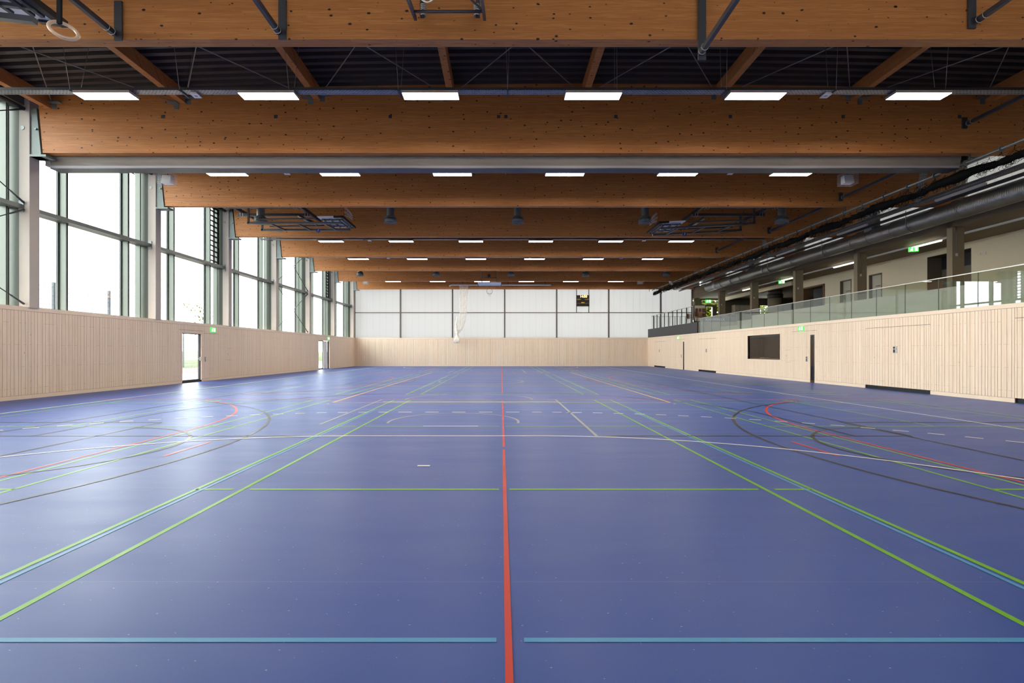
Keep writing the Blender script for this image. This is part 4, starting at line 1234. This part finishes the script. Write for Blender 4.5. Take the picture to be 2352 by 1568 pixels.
# clerestory
for k in range(9):
    ya = Y0 if k == 0 else (3.74 + 5 * (k - 1)); yb = min(3.74 + 5 * k, Y1)
    wn = door('window_%d' % (20 + k), None, (18.3, ya, 7.2))
    MB().box(18.3, 18.315, ya, yb, 5.86 + CAMZ, 8.75).build('translucent_pane', M['polyy'], wn)
    fr = MB(); fr.box(18.22, 18.3, ya - 0.03, ya + 0.03, 7.2, 8.75); fr.box(18.22, 18.3, ya, yb, 8.65, 8.75); fr.build('window_frame', M['lamphousing'], wn)
# back wall of the gallery with openings
gh = [(28.45, 29.4, GF, 5.69), (26.17, 27.1, GF, 5.69), (21.2, 23.4, GF, 5.97), (30.8, 33.0, GF, 5.64)]
wb = MB(); solid(wb, 'y', 20.9, 21.1, Y0, 33.0, GF, GC, gh)
wg = struct('wall_gallery', wb, M['white'])
for i, (a, b, z0, z1) in enumerate(gh[:2]):
    dd = door('door_%d' % (6 + i), None, (20.9, (a + b) / 2, GF))
    f = MB(); f.box(20.88, 21.1, a, a + 0.05, z0, z1); f.box(20.88, 21.1, b - 0.05, b, z0, z1); f.box(20.88, 21.1, a, b, z1 - 0.05, z1); f.build('frame', M['doorframe'], dd)
    MB().box(21.05, 21.1, a + 0.05, b - 0.05, z0, z1 - 0.05).build('door_leaf', M['greydoor'], dd)
    MB().box(21.04, 21.05, a + 0.3, b - 0.3, 5.0, 5.04).build('door_plate', M['steel'], dd)
dd = door('door_8', None, (20.9, 22.3, GF)); a, b, z0, z1 = gh[2]
f = MB(); f.box(20.9, 21.6, b - 0.02, b + 0.0, z0, z1); f.box(20.9, 21.6, a, a + 0.02, z0, z1); f.box(20.9, 21.6, a, b, z1 - 0.02, z1); f.build('reveal', M['doorframe'], dd)
MB().box(21.6, 21.65, a, b, 5.35, z1).build('interior_shade_top', M['navy'], dd)  # dark sheet, paints in the unlit upper interior
MB().box(21.6, 21.65, a, b, z0, 5.35).build('lower_board', M['doorframe'], dd)
dd = door('door_9', None, (20.9, 31.9, GF)); a, b, z0, z1 = gh[3]
f = MB(); f.box(20.84, 21.2, a, a + 0.12, z0, z1 + 0.1); f.box(20.84, 21.2, b - 0.12, b, z0, z1 + 0.1); f.box(20.84, 21.2, a, b, z1, z1 + 0.1); f.build('frame', M['brownwood'], dd)
MB().box(21.6, 21.65, a, b, z0, z1).build('interior_shade_sheet', M['navy'], dd)  # navy sheet whose colour stands for the unlit room behind
sg = MB(); sg.box(20.885, 20.9, 20.55, 20.68, 5.55, 5.67); sg.box(20.885, 20.9, 20.78, 20.9, 5.55, 5.67)
tag(sg.build('wall_switches', M['lamphousing']), 'pair of small grey switch plates on the white gallery wall', 'switch')
struct('wall_outer', MB().box(31.0, 31.2, Y0, Y1 + 0.4, 0, GC + 0.4), M['concrete'])
# gallery lighting
t = thing('light_trunking', 'long white lighting trunking along the gallery ceiling', 'lighting trunking', (19.05, 15.0, GC - 0.08))
MB().box(19.0, 19.1, Y0 + 0.2, 40.0, GC - 0.07, GC).build('trunking', M['whitep'], t)
for k, (a, b) in enumerate(((15.6, 17.1), (20.65, 22.2), (25.8, 27.3), (31.2, 32.4), (36.2, 37.6))):
    tt = thing('tube_light', '%s glowing tube light along the gallery ceiling, counted from the viewer' % ORD[k], 'lamp', (19.05, (a + b) / 2, GC - 0.12), 'glowing gallery tube lights')
    MB().box(19.01, 19.09, a, b, GC - 0.12, GC - 0.07).build('diffuser', M['tube'], tt)
exit_sign((18.75, 21.7, GC - 0.26), (-0.4, -1, 0), 'green exit sign hanging from the gallery ceiling by the second tall column', 0.34, 0.2)
exit_sign((18.75, 31.9, GC - 0.26), (-0.4, -1, 0), 'green exit sign hanging further along the gallery ceiling, before the foyer', 0.34, 0.2)
exit_sign((18.75, 43.2, GC - 0.35), (0, -1, 0), 'green exit sign in front of the foyer windows at the gallery end', 0.5, 0.26)

# glass balustrade
t = thing('glass_balustrade', 'long clear glass balustrade standing on the wooden spectator side wall', 'balustrade', (XR + 0.06, 21.0, WH))
y = 12.42 - 1.235 * 2
while y < 32.9:
    b = min(y + 1.235, 32.95)
    MB().box(XR + 0.05, XR + 0.066, y + 0.012, b - 0.012, WH, 3.62).build('glass_panel', M['glassrail'], t)
    MB().box(XR + 0.052, XR + 0.064, y - 0.010, y + 0.010, WH, 3.62).build('panel_joint', M['findark'], t)
    y += 1.235
MB().box(XR + 0.04, XR + 0.076, 12.42 - 2.47, 32.95, 3.62, 3.645).build('top_rail', M['plate'], t)
# black balcony front and railing on it
t = thing('balcony_parapet', 'solid black balcony front above the far end of the spectator wall', 'balcony', (XR, 38.5, WH))
MB().box(XR - 0.02, XR + 0.06, 33.1, Y1 - 0.05, WH, 3.41).build('front_panel', M['anthracite'], t)
e = MB(); e.box(XR + 0.06, XR + 0.5, 32.92, 33.08, WH, 3.42); e.box(XR - 0.03, XR + 0.1, 32.98, 33.1, WH, 3.42); e.build('end_panel', M['black'], t)
t = thing('balcony_railing', 'dark flat bar railing on top of the black balcony front', 'railing', (XR + 0.02, 38.5, 3.41))
for k in range(10):
    y = 34.1 + k * 0.95
    MB().box(XR - 0.01, XR + 0.05, y - 0.012, y + 0.012, 3.41, 4.56).build('post', M['black'], t)
MB().box(XR - 0.01, XR + 0.05, 33.9, 43.2, 4.56, 4.59).build('handrail', M['plate'], t)
MB().box(XR + 0.015, XR + 0.025, 33.9, 43.2, 3.45, 4.54).build('glass_infill', M['glass'], t)
t = thing('end_railing', 'thin dark railing across the far end of the balcony', 'railing', (15.5, 43.1, 3.41))
for k in range(9): MB().box(XR + 0.2 + k * 0.47, XR + 0.25 + k * 0.47, 43.1, 43.13, 3.41, 4.5).build('post', M['black'], t)
MB().box(XR, 17.7, 43.09, 43.14, 4.5, 4.53).build('handrail', M['black'], t)

# ------------------------------------------------------------------ foyer at the gallery end
ew = MB(); solid(ew, 'x', Y1 + 0.05, Y1 + 0.3, 18.2, 31.0, GF, GC, [(18.6, 20.35, 5.95, 6.12), (18.6, 20.35, 5.68, 5.86), (18.95, 19.6, 4.0, 5.5), (20.0, 20.32, 4.0, 5.6), (24.0, 24.85, 4.0, 5.62)])
struct('wall_foyer', ew, M['doorframe'])
for k, (a, b, z0, z1) in enumerate(((18.6, 20.35, 5.95, 6.12), (18.6, 20.35, 5.68, 5.86), (18.95, 19.6, 4.0, 5.5), (20.0, 20.32, 4.0, 5.6), (24.0, 24.85, 4.0, 5.62))):
    wn = door('window_%d' % (30 + k), None, (a, Y1 + 0.1, z0)); MB().box(a, b, Y1 + 0.12, Y1 + 0.13, z0, z1).build('pane', M['glass'], wn)
t = thing('round_column', 'thick round column with dark top band standing in the foyer', 'column', (22.0, 38.3, GF))
MB().tube((22.0, 38.3, GF), (22.0, 38.3, 5.62), 0.54, 36).build('shaft', M['concrete'], t)
MB().tube((22.0, 38.3, 5.62), (22.0, 38.3, 5.95), 0.56, 36).build('dark_band', M['anthracite'], t)
MB().tube((22.0, 38.3, 5.95), (22.0, 38.3, GC), 0.5, 36).build('neck', M['concrete'], t)
struct('beam_foyer', MB().box(20.2, 20.45, 33.2, Y1, GC - 0.28, GC), M['white'])
t = thing('notice_board', 'glass notice board with brown paper notices at the balcony corner', 'notice board', (14.6, 34.9, 3.4))
MB().box(14.1, 14.95, 34.9, 34.93, 3.6, 4.72).build('board', M['paper'], t)
for k in range(6):
    MB().box(14.2 + 0.25 * (k % 3), 14.4 + 0.25 * (k % 3), 34.885, 34.9, 3.85 + 0.36 * (k // 3), 4.15 + 0.36 * (k // 3)).build('notice', M['brownwood'], t)
for x in (14.1, 14.95): MB().box(x - 0.03, x + 0.03, 34.89, 34.94, 3.4, 4.75).build('post', M['steel'], t)
cab = thing('locker_cabinet', 'grey green cabinet standing against the foyer wall', 'cabinet', (22.3, 43.6, GF))
MB().box(21.2, 22.6, 43.3, 43.9, GF, 5.6).build('body', M['concrete'], cab)
for k in range(3): MB().box(21.22 + k * 0.46, 21.66 + k * 0.46, 43.28, 43.3, GF + 0.05, 5.55).build('door', M['greydoor'], cab)
def tub_chair(x, y, label):
    t = thing('tub_chair', label, 'chair', (x, y, GF), 'brown chairs on the gallery')
    z = GF if x > 17.45 else 3.4
    t.location.z = z
    MB().box(x - 0.24, x + 0.24, y - 0.22, y + 0.22, z + 0.42, z + 0.48).build('seat', M['chair'], t)
    b = MB(); n = 10
    for i in range(n):
        a0 = PI * (0.0 + 1.0 * i / n); a1 = PI * (0.0 + 1.0 * (i + 1) / n)
        p = [(x + 0.27 * math.cos(q), y + 0.25 * math.sin(q)) for q in (a0, a1)]; p2 = [(x + 0.24 * math.cos(q), y + 0.22 * math.sin(q)) for q in (a1, a0)]
        b.prism(p + p2, 'z', z + 0.46, z + 0.82)
    b.build('backrest', M['chair'], t)
    for sx in (-1, 1):
        for sy in (-1, 1): MB().tube((x + sx * 0.2, y + sy * 0.18, z + 0.42), (x + sx * 0.23, y + sy * 0.21, z), 0.014, 8).build('leg', M['steel'], t)
tub_chair(14.3, 36.0, 'brown tub chair behind the balcony railing, beside the notice board')
tub_chair(14.2, 34.3, 'brown tub chair at the corner where the glass balustrade meets the black front')
tub_chair(18.6, 38.6, 'brown tub chair in the foyer before the bright window')
# lettering on the glass partition seen behind the balustrade
t = thing('glass_screen', 'grey glass screen with mirror written white letters behind the balustrade', 'glass screen', (15.1, 33.31, 3.41))
MB().box(13.9, 16.4, 33.30, 33.32, 3.41, 3.80).build('panel', M['fin'], t)
text_mesh('I XAHWHAX', 0.26, 'lettering', M['whitep'], t, (14.85, 33.29, 3.58), (1, 0, 0), (0, 0, 1))

# ------------------------------------------------------------------ scoreboard
SX0, SX1 = 6.93, 8.14
t = thing('scoreboard', 'black electronic scoreboard showing 14:50 on the translucent end wall', 'scoreboard', ((SX0 + SX1) / 2, Y1 - 0.12, 5.55))
yb = Y1 - 0.16
MB().box(SX0, SX1, yb, yb + 0.08, 5.53, 6.56).build('cabinet', M['black'], t)
for x in (SX0 + 0.03, SX1 - 0.03): MB().box(x - 0.03, x + 0.03, yb + 0.08, yb + 0.13, 4.95, 7.2).build('mounting_rail', M['black'], t)
mx = (SX0 + SX1) / 2
text_mesh('14:50', 0.30, 'clock_digits', M['led'], t, (mx + 0.05, yb - 0.004, 6.43), (1, 0, 0), (0, 0, 1))
text_mesh('HEIM', 0.17, 'home_word', M['yellow'], t, (mx - 0.38, yb - 0.004, 6.16), (1, 0, 0), (0, 0, 1))
text_mesh('GAST', 0.17, 'guest_word', M['yellow'], t, (mx + 0.38, yb - 0.004, 6.16), (1, 0, 0), (0, 0, 1))
MB().box(SX0 + 0.02, SX1 - 0.02, yb - 0.004, yb, 5.81, 5.825).build('divider_line', M['yellow'], t)
MB().prism([(mx - 0.17, 5.82), (mx + 0.17, 5.82), (mx + 0.13, 5.92), (mx - 0.13, 5.92)], 'y', yb - 0.005, yb).build('period_badge', M['yellow'], t)
for x in (mx - 0.3, mx + 0.3):
    MB().box(x - 0.008, x + 0.008, yb - 0.004, yb, 5.6, 5.79).build('score_divider', M['steel'], t)

# ------------------------------------------------------------------ white net on the end wall
t = thing('curved_net_rail', 'pale curved tube rail under the last beam carrying the white net', 'rail', (-0.1, 43.2, 7.36))
pts = [(-4.7, 43.05, 7.25), (-4.6, 43.1, 7.33), (-4.4, 43.15, 7.37), (-4.0, 43.2, 7.38)] + [(-4.0 + i * 0.5, 43.2, 7.38) for i in range(1, 18)]
MB().path(pts, 0.055, 10).build('rail_tube', M['whitep'], t)
for x in (-3.5, 0.6, 4.0): MB().tube((x, 43.2, 7.38), (x, 43.2, roofz(x)), 0.03, 8).build('hanger_post', M['steel'], t)
t = thing('white_net', 'white ball net hanging from the curved rail and tied up in a knot', 'net', (-3.6, 43.2, 2.1))
mb = MB(); NW = 11; NH = 56
def netp(u, v):
    # u across 0..1, v down 0..1
    z = 7.30 - 4.35 * v
    wdt = 0.78 * (1 - 0.30 * v - 0.45 * v ** 6)
    cx = -3.40 - 0.05 * v - 0.52 * v ** 6
    return (cx + (u - 0.5) * wdt + 0.02 * math.sin(v * 40 + u * 9), 43.2 - 0.05 * math.sin(u * PI * 6), z - 0.05 * math.sin(u * PI))
for i in range(NW + 1):
    mb.path([netp(i / NW, j / NH) for j in range(NH + 1)], 0.009, 4)
for j in range(NH + 1):
    mb.path([netp(i / NW, j / NH) for i in range(NW + 1)], 0.008, 4)
mb.build('hanging_mesh', M['netw'], t)
bd = MB(); prof = [(4.55, 0.03), (4.35, 0.08), (4.0, 0.13), (3.6, 0.19), (3.3, 0.24), (3.1, 0.20), (2.9, 0.17), (2.75, 0.24), (2.62, 0.33), (2.45, 0.40), (2.3, 0.38), (2.2, 0.20)]
pz = []
for (za, ra), (zb, rb) in zip(prof[:-1], prof[1:]):
    for q in range(5): pz.append((za + (zb - za) * q / 5, ra + (rb - ra) * q / 5))
vs = []; kk = 22
for i, (z, r) in enumerate(pz):
    for j in range(kk):
        a = 2 * PI * j / kk
        rr = r * 0.72 * (0.86 + 0.22 * math.sin(j * 2.1 + z * 5) * math.sin(i * 0.9 + j) + random.uniform(-0.10, 0.16))
        vs.append((-4.06 + 0.05 * math.sin(z * 3) + rr * math.cos(a), 43.35 + 0.8 * rr * math.sin(a), z + random.uniform(-0.02, 0.02)))
fs = [(i * kk + j, (i + 1) * kk + j, (i + 1) * kk + (j + 1) % kk, i * kk + (j + 1) % kk) for i in range(len(pz) - 1) for j in range(kk)]
bd._add(vs, fs + [tuple(range(kk))])
bd.build('gathered_bundle', M['netw'], t)
tails = MB()
for i in range(14):
    x = -4.06 + random.uniform(-0.26, 0.3); tails.path([(x, 43.15, 2.5), (x + random.uniform(-0.1, 0.1), 43.1, 2.25), (x + random.uniform(-0.1, 0.1), 43.15, 2.1)], 0.014, 5)
tails.build('loose_cords', M['netw'], t)

# ------------------------------------------------------------------ bracing rods on the window side
def brace(label, x, y0, y1, zs, r=0.014, plates=True):
    t = thing('bracing_rods', label, 'bracing rods', (x, (y0 + y1) / 2, zs[0][0]), 'window side bracing rods')
    for (za, zb) in zs:
        MB().tube((x, y0, za), (x, y1, zb), r, 8).build('rod', M['steel'], t)
        d = (Vector((x, y0, za)) - Vector((x, y1, zb))).normalized(); e = Vector((x, y1, zb))
        MB().tube(e, e + d * 0.45, 0.03, 8, 0.022).build('turnbuckle', M['steel'], t)
    return t
brace('thick bracing rods crossing the window bay at the very edge of the photo', -13.68, 8.95, 13.66, [(2.75, 5.42), (5.42, 2.72), (8.35, 5.62), (5.62, 8.3)])
brace('thin bracing rods crossing a far window bay behind the fifth beam', -13.68, 29.0, 33.7, [(2.75, 5.42), (5.42, 2.72), (8.35, 5.62), (5.62, 8.3)], 0.018)

# ------------------------------------------------------------------ outdoors
struct('ground', MB().box(-21.5, XL - 0.15, -30, 90, -0.3, -0.15), M['paving'])
struct('path_track', MB().box(-29.0, -21.5, -30, 140, -0.3, -0.148), M['track'])
gr = MB(); gr.box(-52.0, -29.0, -40, 160, -0.3, -0.145)
tag(gr.build('lawn', M['grass']), 'green mown lawn beyond the red running track', 'grass', None, 'stuff')
hl = MB(); hl.prism([(-52, -0.3), (-52, -0.145), (-75, 0.9), (-120, 1.6), (-200, 1.6), (-200, -0.3)], 'y', -60, 260)
struct('hill', hl, M['meadow'])
def fence(label, x, y0, y1, z0, z1, dy, mesh):
    t = thing('mesh_fence', label, 'fence', (x, (y0 + y1) / 2, z0), 'mesh fences outside')
    y = y0
    while y <= y1:
        MB().box(x - 0.05, x + 0.05, y - 0.05, y + 0.05, z0, z1).build('post', M['fencesteel'], t); y += dy
    m = MB(); z = z0
    while z <= z1 - 0.05:
        m.box(x - 0.01, x + 0.01, y0, y1, z - 0.01, z + 0.01); z += mesh
    y = y0
    while y <= y1:
        m.box(x - 0.008, x + 0.008, y - 0.008, y + 0.008, z0, z1 - 0.1); y += mesh
    m.build('wire_mesh', M['fencewire'], t)
fence('tall ball fence with square posts outside the nearest window bays', -20.0, 15.3, 24.4, -0.15, 4.45, 3.0, 0.2)
fence('lower mesh fence further out beyond the running track', -30.0, 20.0, 70.0, -0.15, 4.0, 5.0, 0.25)
fence('low mesh fence with dark top rail on the meadow', -52.0, 30.0, 130.0, -0.15, 2.3, 6.0, 0.4)
def leaf_cloud(name, mat, t, blobs, n, size):
    mb = MB()
    for (cx, cy, cz, r) in blobs:
        for i in range(n):
            d = Vector((random.gauss(0, 1), random.gauss(0, 1), random.gauss(0, 1))).normalized() * (r * random.random() ** 0.4)
            c = Vector((cx, cy, cz)) + d; a = Vector((random.uniform(-1, 1), random.uniform(-1, 1), random.uniform(-1, 1))).normalized()
            b = a.cross(Vector((random.uniform(-1, 1), random.uniform(-1, 1), 1))).normalized(); s = size * random.uniform(0.6, 1.3)
            mb.quad(c - a * s, c + b * s * 0.5, c + a * s, c - b * s * 0.5)
    return mb.build(name, mat, t)
t = thing('young_tree', 'young tree with sparse olive leaves outside the third window bay', 'tree', (-20.5, 33.0, -0.15))
tk = MB(); tk.tube((-20.5, 33.0, -0.15), (-20.4, 33.0, 3.2), 0.06, 8, 0.03)
br = [(-20.9, 32.0, 4.4), (-20.2, 33.6, 3.9), (-20.6, 32.4, 3.6), (-20.3, 34.2, 3.3), (-20.7, 33.2, 4.1), (-20.4, 32.2, 2.6), (-20.3, 33.9, 2.4)]
for b in br: tk.tube((-20.42, 33.0, b[2] - 1.3), b, 0.018, 6, 0.006)
tk.build('trunk', M['bark'], t)
leaf_cloud('foliage', M['leafg'], t, [(b[0], b[1], b[2], 0.45) for b in br], 34, 0.10)
t = thing('leafy_tree', 'yellow green tree outside the foyer windows at the gallery end', 'tree', (21.5, 50.0, 0.0))
MB().tube((21.5, 50.0, 0), (21.5, 50.0, 4.0), 0.2, 10, 0.12).build('trunk', M['bark'], t)
leaf_cloud('foliage', M['leafy'], t, [(20.3, 49.5, 4.6, 1.9), (22.5, 50.0, 5.0, 1.8), (25.5, 49.5, 4.8, 1.9), (27.5, 49.8, 4.8, 1.8), (21.5, 50.5, 6.6, 1.6), (25.0, 50.5, 6.4, 1.6)], 620, 0.26)

# ------------------------------------------------------------------ world, camera
w = bpy.data.worlds.new('World'); sc.world = w; w.use_nodes = True
nt = w.node_tree
bg = nt.nodes.get('Background') or nt.nodes.new('ShaderNodeBackground')
bg.inputs[0].default_value = (0.97, 1.0, 1.01, 1); bg.inputs[1].default_value = 3.6

cam = bpy.data.cameras.new('Camera'); co = bpy.data.objects.new('Camera', cam); COL.objects.link(co)
co.location = (0, 0, CAMZ); co.rotation_euler = (PI / 2, 0, 0)
cam.sensor_width = 36.0; cam.lens = 1095.0 / 2352.0 * 36.0
cam.shift_x = 24.5 / 2352.0; cam.shift_y = 23.0 / 2352.0
cam.clip_start = 0.05; cam.clip_end = 500
sc.camera = co
sc.view_settings.view_transform = 'Standard'; sc.view_settings.look = 'None'
sc.view_settings.exposure = 1.76; sc.view_settings.gamma = 1.0; sc.view_settings.use_curve_mapping = False
sc.cycles.max_bounces = 10; sc.cycles.diffuse_bounces = 6; sc.cycles.glossy_bounces = 4; sc.cycles.transparent_max_bounces = 24
sc.cycles.use_denoising = True
